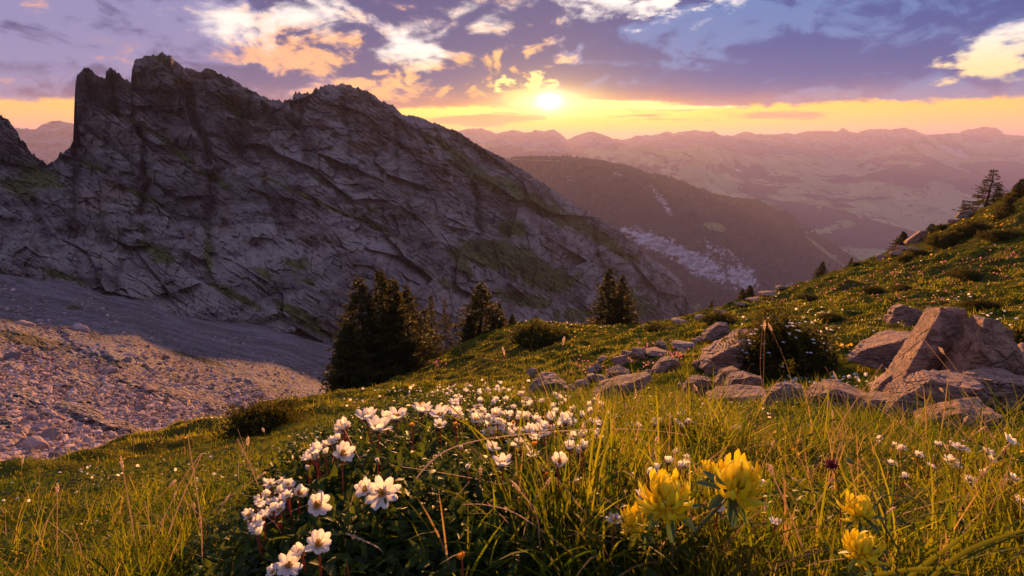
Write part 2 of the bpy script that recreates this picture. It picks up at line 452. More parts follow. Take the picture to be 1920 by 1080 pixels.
rd = logdepth([(-400, 200, 240), (0, 222, 255), (60, 290, 262), (110, 290, 272), (135, 150, 300), (137, 270, 290), (300, 100, 325), (480, 160, 360), (640, 160, 400), (760, 215, 440), (900, 270, 510), (1100, 400, 610), (1285, 540, 690),
    (-300, 480, 120), (0, 500, 128), (200, 560, 140), (400, 620, 152), (640, 660, 175), (850, 700, 235), (1000, 640, 340), (1290, 600, 650), (1000, 800, 300), (600, 780, 160), (0, 620, 110),
    (0, 380, 185), (300, 330, 262), (500, 400, 262), (640, 400, 295), (850, 450, 365), (1000, 480, 425), (1150, 520, 530), (200, 200, 300), (450, 280, 325), (700, 290, 375), (350, 500, 190), (1300, 660, 640), (1500, 900, 620)])
GUL = [  # gullies: polyline, width px, depth fraction
    ([(350, 165), (362, 210), (378, 260), (392, 300)], 10, .05), ([(262, 245), (276, 300), (280, 345), (262, 400)], 9, .045), ([(470, 175), (478, 230)], 7, .018),
    ([(398, 330), (392, 420), (400, 500)], 14, .03), ([(890, 350), (897, 420), (893, 470)], 9, .035), ([(745, 230), (742, 330)], 7, .02), ([(560, 210), (575, 300)], 9, .02),
    ([(640, 190), (655, 260), (650, 330)], 9, .015), ([(140, 230), (146, 262)], 6, .02), ([(205, 160), (222, 215)], 7, .02), ([(820, 260), (835, 330)], 8, .015), ([(500, 330), (520, 420)], 10, .02),
    ([(1010, 370), (1020, 440)], 9, .018), ([(1110, 430), (1130, 520)], 9, .02), ([(60, 380), (90, 470)], 12, .025), ([(180, 380), (200, 470)], 12, .025)]
LEDGE = [  # long sloping shelves
    ([(150, 190), (215, 215), (290, 285), (345, 320), (395, 345)], 13, .030), ([(130, 285), (190, 320), (260, 350), (330, 420)], 12, .028), ([(415, 180), (455, 212), (500, 240)], 9, .02),
    ([(452, 300), (560, 352), (640, 400), (760, 455), (860, 520)], 9, .022), ([(700, 250), (790, 300), (880, 330), (960, 400)], 10, .02), ([(0, 400), (120, 430), (230, 480), (350, 560)], 12, .025),
    ([(540, 230), (640, 330), (760, 390), (860, 440)], 8, .014), ([(300, 260), (420, 330), (520, 420), (640, 470)], 8, .014)]
def dpoly(X, Y, pts):
    best = np.full(X.shape, 1e9, np.float32); side = np.zeros(X.shape, np.float32)
    for (ax, ay), (bx, by) in zip(pts, pts[1:]):
        L = (bx - ax) ** 2 + (by - ay) ** 2
        t = np.clip(((X - ax) * (bx - ax) + (Y - ay) * (by - ay)) / L, 0, 1)
        d = np.hypot(X - ax - t * (bx - ax), Y - ay - t * (by - ay))
        s = np.sign((X - ax) * (by - ay) - (Y - ay) * (bx - ax))
        side = np.where(d < best, -s, side); best = np.minimum(best, d)
    return best, side
def ridge_relief(X, Y):
    X = X.astype(np.float32); Y = Y.astype(np.float32)
    wx = X + fbm(X / 60, Y / 60, 4, seed=3) * 14; wy = Y + fbm(X / 60, Y / 60, 4, seed=9) * 14
    a = R(33); s = wx * math.cos(a) + wy * math.sin(a); n = -wx * math.sin(a) + wy * math.cos(a)
    s2 = X * math.cos(a) + Y * math.sin(a) + fbm(X / 30, Y / 30, 3, seed=14) * 1.5; n2 = -X * math.sin(a) + Y * math.cos(a) + fbm(X / 60, Y / 60, 2, seed=15) * 2.5
    r = fbm(wx / 150, wy / 130, 3, seed=1) * .030
    r += facets(s2 / 130, n2 / 44, 2) * .036 + facets(s2 / 42 + 5, n2 / 19, 4) * .0105 + facets(X / 24, Y / 34 + 3, 6) * .0075
    r += facets(s2 / 15 + 9, n2 / 6.5, 8) * .0034 + facets(X / 8, Y / 10, 10) * .0020 + facets(s2 / 5.5, n2 / 2.6, 12) * .0011
    r -= ridged(X / 50, Y / 150, 3, .5, seed=12) * .006          # fractures down the face
    k = sm(fbm(X / 110, Y / 80, 3, seed=18), -.3, .35)            # bedding shows on some walls only
    t = n2 / 8 + fbm(s2 / 120, n2 / 50, 3, seed=8) * .8; fr = t - np.floor(t); r += (fr ** 2.5 - .3) * .0062 * k
    t = n2 / 3 + fbm(s2 / 40, n2 / 20, 3, seed=28) * .8; fr = t - np.floor(t); r += (fr ** 2 - .3) * .0011 * k
    for pts, w, d in GUL:
        q, _ = dpoly(X + (wx - X) * .4, Y + (wy - Y) * .4, pts); r += d * 1.1 * np.exp(-(q / (w * .8)) ** 2)
    for pts, w, d in LEDGE:
        q, sd = dpoly(X + (wx - X) * .35, Y + (wy - Y) * .35, pts); r += d * 1.5 * np.where(sd < 0, np.exp(-(q / (w * 2.6))), -np.exp(-(q / (w * .8))) * .5)
    return r
ridge_moss = splat([(330, 280, 60, 9, 38, .75), (400, 335, 60, 9, 30, .6), (245, 225, 60, 8, 32, .6), (445, 208, 38, 10, 40, .85), (70, 330, 60, 30, 20, .6), (30, 350, 50, 30, 30, .6), (170, 310, 60, 8, 25, .6), (270, 370, 80, 10, 25, .5),
    (490, 510, 40, 14, 20, .5), (390, 480, 14, 50, 0, .55), (300, 470, 60, 25, 30, .45), (600, 380, 140, 5, 25, .6), (930, 480, 90, 30, 8, .85), (1020, 520, 60, 26, 10, .8), (980, 560, 80, 20, 10, .6), (870, 500, 30, 12, 40, .6),
    (900, 330, 100, 18, 33, .65), (1000, 380, 110, 16, 33, .7), (830, 270, 60, 12, 30, .6), (1120, 440, 120, 14, 36, .65), (960, 430, 40, 30, 20, .55), (1180, 560, 70, 30, 35, .55), (560, 590, 60, 9, 28, .7), (600, 620, 60, 8, 25, .6),
    (450, 560, 70, 12, 25, .55), (120, 520, 70, 14, 20, .55), (640, 360, 200, 6, 30, .35), (350, 160, 40, 10, 30, .45), (700, 420, 120, 7, 28, .45), (820, 520, 60, 12, 30, .5), (1080, 590, 60, 20, 0, .5), (650, 170, 30, 7, 20, .4), (300, 110, 25, 9, 15, .4), (240, 420, 110, 35, 25, .33), (560, 500, 90, 40, 25, .33)])
ridge = slope_sheet('rocky_ridge', -420, 1330, 1500, 620, poly(crest_pts), poly([(-420, 640), (0, 640), (400, 720), (640, 800), (1000, 800), (1330, 840)]), rd, ridge_relief, M['ridge'],
    jag=lambda x: (-ridged(x / 16, x * 0, 4, .6, seed=31) * 4.2 + (np.floor(x / 5.5 + fbm(x / 20, x * 0, 2, seed=35) * 2) * 7.13 % 1 - .5) * 3.0 + fbm(x / 5, x * 0 + 3, 3, .6, seed=33) * 1.6) * np.interp(x, [0, 700, 800, 1290], [1, 1, .55, .7]),
    attrs={'moss': ridge_moss}, back=(1.18, 220), rowpow=1.0)

# forested mountain in the middle distance, with the pale rock bands
mid = slope_sheet('forested_mountain', 780, 1900, 900, 360,
    poly([(780, 300), (880, 300), (940, 297), (1000, 292), (1060, 293), (1120, 299), (1180, 311), (1215, 324), (1260, 333), (1300, 348), (1330, 360), (1375, 370), (1418, 373), (1440, 385), (1475, 398), (1520, 430), (1570, 462), (1610, 488), (1650, 505), (1800, 560), (1900, 600)]),
    poly([(780, 620), (1900, 700)]),
    logdepth([(800, 300, 3300), (1000, 290, 3200), (1200, 318, 3100), (1420, 374, 3300), (1500, 420, 3300), (1640, 500, 3500), (1100, 400, 2700), (1300, 480, 2500), (1200, 600, 2100), (1500, 560, 2900), (1700, 640, 3000), (1400, 640, 2300), (1000, 500, 2400), (1880, 640, 3600)], sc_y=.98),
    lambda X, Y: fbm(X / 120, Y / 120, 3, seed=41) * .03 - ridged(X / 70 + Y / 60, Y / 90, 5, .55, seed=42) * .016 + fbm(X / 12, Y / 12, 3, .6, seed=44) * .0022,
    M['wood'], jag=lambda x: fbm(x / 30, x * 0, 3, seed=45) * 2.0,
    attrs={'cliff': splat([(1240, 460, 100, 20, 22, .85), (1320, 500, 80, 28, 28, .8), (1390, 520, 40, 26, 25, .9), (1350, 470, 60, 16, 30, .6), (1240, 375, 40, 9, 55, .75), (1160, 330, 20, 8, 40, .5), (1200, 440, 60, 9, 15, .7), (1480, 540, 20, 18, 40, .5), (1070, 330, 14, 25, 10, .4)]),
           'pasture': splat([(1340, 425, 30, 10, 15, .9), (1000, 300, 120, 4, 2, .6), (1180, 345, 20, 6, 30, .3), (1545, 470, 60, 5, 38, .9), (1380, 385, 50, 5, 10, .45), (1303, 575, 12, 7, 0, 1.3)])}, back=(1.3, 700))

# its spruce forest: thousands of crowns one cannot count
_PX, _PY, _P = SHEET['forested_mountain']
_n = 30000; _i = rng.integers(0, 300, _n); _j = rng.integers(60, 840, _n); _q = _P[_i, _j]; _px, _py = _PX[_i, _j], _PY[_i, _j]
_m = (fbm(_px / 40, _py / 25, 4, seed=46) + .35 > 0) & (rng.random(_n) < 1.15 - splat([(1240, 460, 100, 20, 22, 1.5), (1320, 500, 80, 28, 28, 1.5), (1390, 520, 40, 26, 25, 1.4), (1340, 425, 30, 8, 15, 1.3), (1545, 470, 60, 4, 38, 1.2), (1240, 375, 40, 8, 55, .7)])(_px, _py))
_q = _q[_m]; _n = len(_q); _h = rng.uniform(8, 19, _n); _a = np.arange(5) * 2 * np.pi / 5
_c = np.concatenate([np.stack([np.cos(_a) * .24, np.sin(_a) * .24, 0 * _a], -1), [[0, 0, 1]]]); _V = _q[:, None] - [0, 0, 1] + _c[None] * _h[:, None, None]
_f = (np.array([(k, (k + 1) % 5, 5) for k in range(5)])[None] + (np.arange(_n) * 6)[:, None, None]).reshape(-1, 3)
obj('far_spruce_forest', mesh('far_spruce_forest', _V, [_f], material('far_spruce', lambda nt: princ(nt, mixc(noise(pos(), .02, 3), (.016, .022, .012), (.045, .05, .025)), .9)), smooth=False), kind='stuff')

# valley with pastures and the hills beyond it
hill = slope_sheet('valley_hills', 700, 2500, 1000, 420,
    poly([(700, 262), (860, 264), (900, 268), (940, 271), (1000, 279), (1050, 286), (1090, 284), (1110, 278), (1140, 280), (1165, 273), (1195, 275), (1205, 271), (1222, 272), (1235, 281), (1275, 278), (1310, 273), (1350, 277), (1375, 285), (1400, 290), (1430, 293), (1500, 289), (1560, 294), (1610, 292), (1640, 285), (1675, 278),
          (1700, 268), (1740, 253), (1780, 250), (1830, 249), (1880, 252), (1930, 258), (2100, 262), (2500, 250)]),
    poly([(700, 700), (2500, 620)]),
    logdepth([(750, 265, 7600), (1000, 280, 7400), (1220, 272, 7000), (1320, 273, 7200), (1430, 293, 9000), (1560, 294, 9400), (1700, 268, 8600), (1830, 249, 11300), (2300, 255, 8800), (1300, 330, 6400), (1500, 340, 7000), (1700, 350, 6700), (1900, 350, 6900), (1400, 400, 5400), (1600, 400, 5600),
              (1800, 400, 5900), (1550, 450, 4600), (1700, 480, 4500), (1500, 520, 4200), (1200, 450, 5000), (1500, 640, 3900), (2300, 560, 4500), (800, 600, 4200), (1900, 480, 5000)], sc_y=1.08),
    lambda X, Y: fbm(X / 160, Y / 70, 3, seed=51) * .02 - ridged(X / 110, Y / 60, 5, .5, seed=52) * .022 * sm(Y, 430, 330) + fbm(X / 16, Y / 10, 3, .6, seed=54) * .002,
    M['field'], jag=lambda x: fbm(x / 30, x * 0, 4, seed=55) * 1.3,
    attrs={'wood': splat([(1000, 310, 220, 30, 8, 1.2), (1400, 320, 90, 12, 6, .6), (1500, 410, 100, 24, -8, 1.0), (1640, 440, 90, 22, -5, 1.0), (1720, 330, 90, 16, -6, .8), (1480, 450, 60, 40, 30, .9), (1560, 330, 60, 10, 10, .5), (1900, 330, 100, 30, 0, .8), (1830, 300, 160, 30, 10, .5)]),
           'cliff': splat([(1790, 285, 60, 12, 20, .65), (1860, 268, 50, 10, -10, .6), (1385, 318, 18, 6, 20, .6), (1150, 300, 40, 14, 60, .45), (1220, 290, 22, 10, 60, .5)])}, back=(1.25, 500))
far = slope_sheet('distant_mountains', 600, 2600, 1000, 120,
    poly([(600, 250), (700, 240), (858, 246), (875, 242), (900, 240), (915, 244), (930, 250), (945, 247), (965, 243), (978, 247), (985, 249), (1005, 244), (1020, 246), (1038, 242), (1050, 250), (1064, 262), (1080, 254), (1100, 248), (1112, 246), (1130, 252), (1150, 260), (1172, 262),
          (1195, 254), (1230, 253), (1250, 246), (1262, 250), (1285, 246), (1305, 243), (1318, 247), (1338, 246), (1352, 254), (1375, 254), (1397, 246), (1415, 251), (1455, 252), (1475, 249), (1490, 252), (1510, 246), (1555, 245), (1570, 247), (1580, 239), (1592, 246), (1608, 249),
          (1625, 243), (1650, 241), (1670, 243), (1695, 239), (1715, 244), (1732, 252), (1760, 253), (1800, 249), (1812, 243), (1835, 240), (1845, 237), (1870, 240), (1884, 252), (1920, 255), (2100, 245), (2600, 250)]),
    poly([(600, 330), (2600, 330)]),
    logdepth([(700, 240, 11000), (1000, 240, 11000), (1300, 245, 11100), (1600, 240, 11300), (2200, 240, 11300), (800, 330, 10400), (1500, 330, 10500), (2400, 330, 10500)]),
    lambda X, Y: -ridged(X / 60, Y / 30, 5, .55, seed=61) * .02, M['far'], jag=lambda x: fbm(x / 9, x * 0, 4, .6, seed=65) * 1.3, back=(1.12, 600))
farl = slope_sheet('pale_distant_peak', -900, 420, 500, 160,
    poly([(-900, 220), (-500, 190), (-200, 230), (0, 244), (32, 240), (48, 241), (66, 243), (78, 234), (98, 227), (105, 226), (135, 231), (160, 236), (300, 262), (420, 290)]),
    poly([(-900, 360), (420, 360)]),
    logdepth([(-800, 220, 6000), (100, 228, 6000), (400, 280, 6400), (-500, 350, 5000), (100, 350, 5000)]),
    lambda X, Y: -ridged(X / 40, Y / 30, 5, .55, seed=71) * .02 - ridged(X / 12, Y / 60, 4, .55, seed=72) * .004, M['far'], jag=lambda x: fbm(x / 9, x * 0, 4, .6, seed=75) * 1.6, back=(1.2, 700))
# the plain under everything, out to the horizon
_n = 48
_r = np.array([0, 1500, 3000, 6000, 10400, 19000, 24500.]); _th = np.linspace(0, 2 * np.pi, _n, endpoint=False)
PV = np.stack([np.outer(_r, np.cos(_th)), np.outer(_r, np.sin(_th)), np.full((len(_r), _n), -1500.)], -1).reshape(-1, 3)
pf = np.array([(i * _n + j, (i + 1) * _n + j, (i + 1) * _n + (j + 1) % _n, i * _n + (j + 1) % _n) for i in range(len(_r) - 1) for j in range(_n)])
pm = mesh('lowland', PV, [pf], M['field']); obj('lowland', pm, kind='structure')

# the air
hz = bpy.data.materials.new('haze'); hz.use_nodes = True; hz.node_tree.nodes.clear()
_v = hz.node_tree.nodes.new('ShaderNodeVolumePrincipled'); _o = hz.node_tree.nodes.new('ShaderNodeOutputMaterial')
_v.inputs['Color'].default_value = (.64, .60, .90, 1); _v.inputs['Density'].default_value = 7.4e-5; _v.inputs['Anisotropy'].default_value = .26
hz.node_tree.links.new(_v.outputs[0], _o.inputs['Volume'])
hb = np.array([(x, y, z) for x in (-25500, 25500) for y in (-25500, 25500) for z in (-1501.2, 272)], float)
hf = np.array([(0, 1, 3, 2), (4, 6, 7, 5), (0, 4, 5, 1), (2, 3, 7, 6), (0, 2, 6, 4), (1, 5, 7, 3)])
obj('haze', mesh('haze', hb, [hf], hz, smooth=False), kind='stuff')

# ------------------------------------------------------------------ the scree bowl below the ridge
scree_d = logdepth([(-500, 900, 12), (0, 1000, 12), (0, 895, 21), (0, 800, 30), (90, 830, 28), (300, 800, 37), (300, 900, 25), (0, 700, 44), (200, 720, 48), (450, 790, 46), (450, 900, 30), (620, 745, 78), (700, 850, 60), (0, 600, 72), (250, 640, 75), (500, 700, 75),
    (0, 520, 118), (150, 560, 115), (400, 640, 112), (600, 700, 105), (640, 665, 150), (-500, 520, 90), (-500, 700, 34), (0, 470, 190), (200, 500, 230), (400, 560, 250), (640, 610, 280), (900, 700, 280), (900, 800, 200), (1100, 760, 330)])
def scree_relief(X, Y):
    a = R(20); s = X * math.cos(a) + Y * math.sin(a); n = -X * math.sin(a) + Y * math.cos(a)
    return fbm(s / 120, n / 50, 4, seed=81) * .035 + fbm(X / 14, Y / 7, 4, .6, seed=83) * .0075
scree_moss = splat([(60, 640, 110, 16, 12, .9), (15, 600, 20, 6, 0, .6), (135, 577, 26, 6, 8, .8), (370, 672, 90, 7, 16, .85), (180, 668, 40, 6, 14, .8), (210, 678, 28, 7, 20, .7), (330, 712, 60, 8, 10, .6), (270, 687, 20, 5, 15, .7), (60, 684, 22, 5, 5, .7),
    (175, 632, 30, 5, 12, .7), (130, 665, 60, 14, 10, .55), (620, 690, 30, 6, 25, .7), (560, 600, 60, 10, 25, .6), (450, 655, 30, 6, 15, .5), (570, 716, 30, 5, 15, .6)])
scree = slope_sheet('scree_slope', -520, 1150, 800, 420, poly([(-520, 470), (0, 470), (200, 500), (400, 560), (640, 610), (1150, 720)]), poly([(-520, 1000), (1150, 1000)]), scree_d, scree_relief, M['scree'],
    attrs={'moss': scree_moss}, back=(1.3, 60))

# ------------------------------------------------------------------ the meadow, a heightfield in polar rings round the viewpoint
H0 = .46
G = [  # (photo px, py, forward distance) of points on the turf
    (0, 1080, .80), (200, 1080, .72), (330, 1080, .62), (450, 1080, .46), (700, 1080, .40), (960, 1080, .39), (1250, 1080, .42), (1500, 1080, .46), (1920, 1080, .52),
    (0, 950, 1.7), (200, 950, 1.5), (330, 960, 1.2), (430, 985, .85), (520, 960, .60), (620, 950, .52), (780, 950, .50), (960, 950, .52), (1250, 950, .58), (1500, 950, .66), (1750, 950, .74), (1920, 950, .78),
    (100, 905, 3.4), (200, 890, 3.2), (420, 890, 2.2), (470, 900, 1.3), (545, 880, .80), (700, 880, .65), (850, 880, .66), (960, 880, .70), (1250, 880, .85), (1500, 880, 1.0), (1700, 880, 1.08), (1920, 880, 1.1),
    (330, 830, 6.0), (450, 830, 5.0), (540, 830, 3.6), (590, 830, 1.5), (640, 825, .95), (800, 820, .88), (960, 820, .95), (1250, 810, 1.35), (1500, 800, 1.9), (1700, 800, 2.2), (1920, 800, 2.2),
    (620, 780, 5.5), (690, 790, 1.5), (780, 780, 1.12), (900, 778, 1.3), (1050, 775, 1.7), (1200, 770, 2.6),
    (700, 758, 6.5), (800, 760, 1.9), (880, 762, 1.7), (960, 755, 3.0), (1050, 745, 4.4), (1200, 745, 3.9), (1400, 752, 3.2), (1600, 770, 2.8), (1760, 775, 2.7), (1900, 765, 2.7),
    (720, 740, 10), (780, 715, 15), (880, 710, 12), (1000, 712, 7.5), (1150, 712, 6.0), (1300, 712, 5.0), (1450, 712, 4.6), (1600, 712, 4.0), (1800, 712, 3.7), (1920, 712, 3.5),
    (830, 680, 19), (900, 680, 15), (1000, 680, 11), (1150, 678, 8.6), (1300, 670, 7.4), (1450, 660, 6.8), (1600, 660, 5.6), (1750, 650, 5.4), (1900, 640, 5.6),
    (860, 650, 23), (950, 635, 20), (1050, 640, 16), (1200, 640, 14), (1350, 630, 12), (1500, 610, 11), (1700, 600, 9.5), (1900, 595, 9),
    (1100, 615, 22), (1220, 618, 21), (1290, 610, 26), (1400, 590, 22), (1550, 570, 19), (1700, 560, 16), (1900, 550, 14),
    (1400, 566, 40), (1500, 550, 34), (1600, 530, 33), (1750, 510, 28), (1900, 500, 23), (1650, 496, 46), (1750, 460, 44), (1850, 450, 36), (1920, 440, 33), (2100, 440, 26), (2100, 560, 10), (2100, 700, 3.6), (2100, 900, .9),
    (2350, 430, 22), (2350, 700, 3), (-300, 1080, 1.2), (-300, 1000, 2.4)]
CREST = [(-300, 960, 4.6), (0, 893, 5.2), (60, 884, 5.6), (140, 868, 6.2), (220, 838, 7.0), (300, 806, 8.0), (370, 788, 8.6), (450, 780, 9.5), (520, 755, 11), (600, 745, 13.5), (660, 742, 15.5), (740, 712, 20), (800, 680, 23), (850, 655, 25.5), (900, 630, 26), (960, 608, 25), (1000, 602, 25), (1050, 606, 26), (1110, 611, 28),
         (1200, 607, 31), (1260, 596, 38), (1320, 584, 46), (1400, 564, 54), (1480, 540, 60), (1540, 518, 62), (1620, 487, 63), (1690, 462, 62), (1740, 436, 60), (1800, 412, 58), (1850, 388, 56), (1920, 342, 54), (2050, 280, 52), (2350, 180, 50)]
pts, val = [], []
def gctl(P, q=None):
    x, y, z = P; r = math.hypot(x, y)
    pts.append((math.atan2(x, y) * 2.2, math.log(r))); val.append((-z - H0) / r if q is None else q)
for a, b, c in G + CREST: gctl(at(a, b, c))
for a, b, c in CREST:
    k = 30 if a < 700 else 16
    gctl(at(a, b + k * .6, c * 1.22)); gctl(at(a, b + k * 1.8, c * 1.6)); gctl(at(a, b + k * 4, c * 2.6))
for th, q in ((-75, .38), (-110, .15), (-150, -.12), (180, -.22), (-180, -.22), (150, -.25), (110, -.22), (75, .0)):
    for r in (.8, 4, 16, 60): gctl((math.sin(R(th)) * r, math.cos(R(th)) * r, 0), q * (.6 if r < 1 else 1))
for th in range(-60, 61, 30): gctl((math.sin(R(th)) * .1, math.cos(R(th)) * .1, 0), .25)
mrbf = RBF(pts, np.array(val))
TH = np.concatenate([np.linspace(-180, -62, 60, endpoint=False), np.linspace(-62, 62, 1240), np.linspace(62, 180, 61)[1:]])
LR = np.linspace(math.log(.10), math.log(170), 820)
cs = mrbf(TH[None, ::1] * 0 + R(1) * TH[None] * 2.2, LR[::4][:, None])
cs = smooth2(cs, 5)
q = np.array([np.interp(LR, LR[::4], cs[:, j]) for j in range(cs.shape[1])]).T
q = smooth2(q, 3)
RR = np.exp(LR)[:, None]
gx = RR * np.sin(R(1) * TH)[None]; gy = RR * np.cos(R(1) * TH)[None]
gz = -H0 - RR * q
def hummocks(x, y, r):
    far_ = sm(r, 2.5, 8); vfar = sm(r, 14, 40)
    h = fbm(x * 2.2, y * 2.2, 3, seed=91) * .030 * (1 - .3 * far_)
    h += fbm(x * 9, y * 9, 3, seed=92) * .007
    h += (ridged(x * .55, y * .55, 3, .5, seed=93) * -.13 + fbm(x * .8, y * .8, 3, seed=94) * .17) * far_
    h += fbm(x * .22, y * .22, 3, seed=95) * .40 * vfar - np.abs(pn(x * .30, y * .30, 96)) * .6 * vfar
    return h
hm = hummocks(gx, gy, RR)
gz = gz + hm
lrs = LR[0]; lrd = LR[1] - LR[0]
def ground_z(x, y):
    r = np.maximum(np.hypot(x, y), .101); th = np.degrees(np.arctan2(x, y))
    i = np.clip((np.log(r) - lrs) / lrd, 0, len(LR) - 1.001); j = np.clip(np.interp(th, TH, np.arange(len(TH))), 0, len(TH) - 1.001)
    i0 = i.astype(int); j0 = j.astype(int); a = i - i0; b = j - j0
    return (gz[i0, j0] * (1 - a) + gz[i0 + 1, j0] * a) * (1 - b) + (gz[i0, j0 + 1] * (1 - a) + gz[i0 + 1, j0 + 1] * a) * b
def ground_n(x, y):
    e = .02 * np.maximum(np.hypot(x, y), .5)
    n = np.stack([ground_z(x - e, y) - ground_z(x + e, y), ground_z(x, y - e) - ground_z(x, y + e), 2 * e + 0 * x], -1)
    return n / np.linalg.norm(n, axis=-1, keepdims=True)
def hit(px, py):
    """first point of the turf met by the ray through a photo pixel"""
    px = np.atleast_1d(np.asarray(px, float)); py = np.atleast_1d(np.asarray(py, float))
    u, s = slope_at(px, py); Ys = np.exp(np.linspace(math.log(.25), math.log(90), 1400))
    d = s[:, None] * Ys - ground_z(u[:, None] * Ys, np.broadcast_to(Ys, (len(px), len(Ys))))
    k = np.where((d < 0).any(1), np.argmax(d < 0, 1), len(Ys) - 1); Y = Ys[k]
    return np.stack([u * Y, Y, ground_z(u * Y, Y)], -1)
def project(P):
    P = np.asarray(P); u = P[..., 0] / P[..., 1]; t = -P[..., 2] / P[..., 1]
    fw = CP + t * SP
    return 960 + F * u / fw, 540 + F * (t * CP - SP) / fw
def inpoly(x, y, poly_):
    ins = np.zeros(np.shape(x), bool); n = len(poly_)
    for i in range(n):
        (x0, y0), (x1, y1) = poly_[i], poly_[(i + 1) % n]
        c = ((y0 > y) != (y1 > y)) & (x < (x1 - x0) * (y - y0) / (y1 - y0 + 1e-12) + x0); ins ^= c
    return ins

def turf_mat(nt):
    p = pos()
    a = noise(p, 1.3, 6, .65); b = noise(p, 9, 4, .65); c = noise(p, .25, 4, .6)
    col = mixc(sstep(a, .38, .62), (.024, .036, .004), (.095, .094, .012))
    col = mixc(sstep(b, .5, .7) * .5, col, (.095, .070, .014))
    col = mixc(sstep(c, .45, .62) * .4, col, (.075, .045, .014))
    return princ(nt, col, .95, a * .5 + b * .5, 1.0, .12, .0)
M['turf'] = material('turf', turf_mat)
nr_, nc_ = gz.shape
TV = np.stack([gx, gy, gz], -1).reshape(-1, 3)
fs = gridf(nr_, nc_)[:, ::-1]
TV[nc_ - 1::nc_] = TV[0::nc_]          # close the ring behind the viewpoint
mead = mesh('meadow', TV, [fs], M['turf'])
obj('meadow', mead, kind='structure')

# ------------------------------------------------------------------ plant and stone materials
def grass_mat(nt):
    t = attr('tint'); d = attr('dry')
    g = mixc(t, (.013, .032, .002), (.068, .090, .006))
    g = mixc(sstep(noise(pos(), 2.7, 3), .52, .70) * .55, g, (.085, .045, .006))
    g = mixc(d, g, (.24, .16, .075))
    tg = mixc(t, (.08, .16, .004), (.54, .50, .018)); tg = mixc(d, tg, (.66, .38, .11))
    return leafy(nt, g, .45, tg, .6, .06)
def dleaf_mat(nt):
    t = attr('tint')
    g = mixc(t, (.008, .020, .003), (.040, .066, .008))
    return leafy(nt, g, .25, mixc(t, (.08, .15, .010), (.30, .36, .02)), .5, .10)
def needle_mat(nt):
    t = attr('tint'); p = objc()
    g = mixc(t, (.010, .016, .004), (.055, .056, .010))
    g = mixc(sstep(noise(p, 2.2, 4), .52, .7) * .3, g, (.07, .050, .014))
    return leafy(nt, g, .25, mixc(t, (.10, .11, .02), (.28, .20, .04)), .6, .08)
def bark_mat(nt):
    n = noise(mapping(objc(), (6, 6, 1)), 8, 5, .7)
    return princ(nt, mixc(n, (.045, .03, .022), (.14, .10, .075)), .9, n, .8, .02)
def petal_mat(nt):
    return leafy(nt, mixc(noise(objc(), 60, 2), (.78, .77, .76), (.88, .87, .87)), .58, (.98, .90, .70), .5, .3)
def stem_mat(c):
    return lambda nt: leafy(nt, c, .2, tuple(min(1, x * 1.8) for x in c), .5)
def flat_leafy(c, tr, tc, rough=.5):
    return lambda nt: leafy(nt, c, tr, tc, rough)
def vetch_mat(nt):
    t = attr('tint')
    return leafy(nt, mixc(t, (.88, .66, .02), (.95, .84, .08)), .55, mixc(t, (1.0, .80, .02), (1.0, .96, .10)), .5)
def stone_mat(nt):
    p = objc(); oi = nt.nodes.new('ShaderNodeObjectInfo'); r = E(oi.outputs['Random'])
    q = mapping(p, (1, 1, 3.2), (R(18), R(24), 0))
    st = noise(q, 7, 7, .65, .5); fine = noise(p, 45, 5, .7); big = noise(p, 2.4, 5, .6)
    cr = voro(mapping(p, (1, 1, 1.8), (R(20), R(25), 0)), 3.5, 'DISTANCE_TO_EDGE')
    col = mixc(sstep(st, .34, .66), (.16, .082, .050), (.47, .265, .165))
    col = mixc(sstep(big, .45, .65) * .5, col, (.30, .165, .11))
    col = mixc(sstep(fine, .56, .72) * .5, col, (.42, .35, .31))
    col = mixc(sstep(fine, .42, .30) * .5, col, (.10, .08, .075))
    col = mixc(sstep(cr, .035, .0) * sstep(big, .48, .6) * .8, col, (.05, .04, .035))
    col = mixc(sstep(noise(p, 5, 5, .7), .60, .68) * .5, col, (.16, .15, .09))
    col = mixc(r * .3, col, (.19, .17, .18))
    return princ(nt, col, .88, st * 1.0 + fine * .35 + sstep(cr, 0, .06) * .25 * sstep(big, .48, .6), 1.0, .035, .25)
def block_mat(nt):
    r = attr('tint'); p = pos(); n = noise(p, 2.5, 5, .65)
    col = mixc(r, (.12, .085, .08), (.52, .36, .325)); col = mixc(sstep(n, .5, .7) * .4, col, (.26, .17, .14))
    return princ(nt, col, .9, n, .8, .15, .15)
def oblock_mat(nt):
    oi = nt.nodes.new('ShaderNodeObjectInfo'); r = E(oi.outputs['Random']); p = pos(); n = noise(p, 2.5, 6, .65)
    col = mixc(r, (.16, .11, .10), (.52, .36, .325)); col = mixc(sstep(n, .5, .7) * .4, col, (.27, .17, .14))
    return princ(nt, col, .9, n, .9, .2, .15)
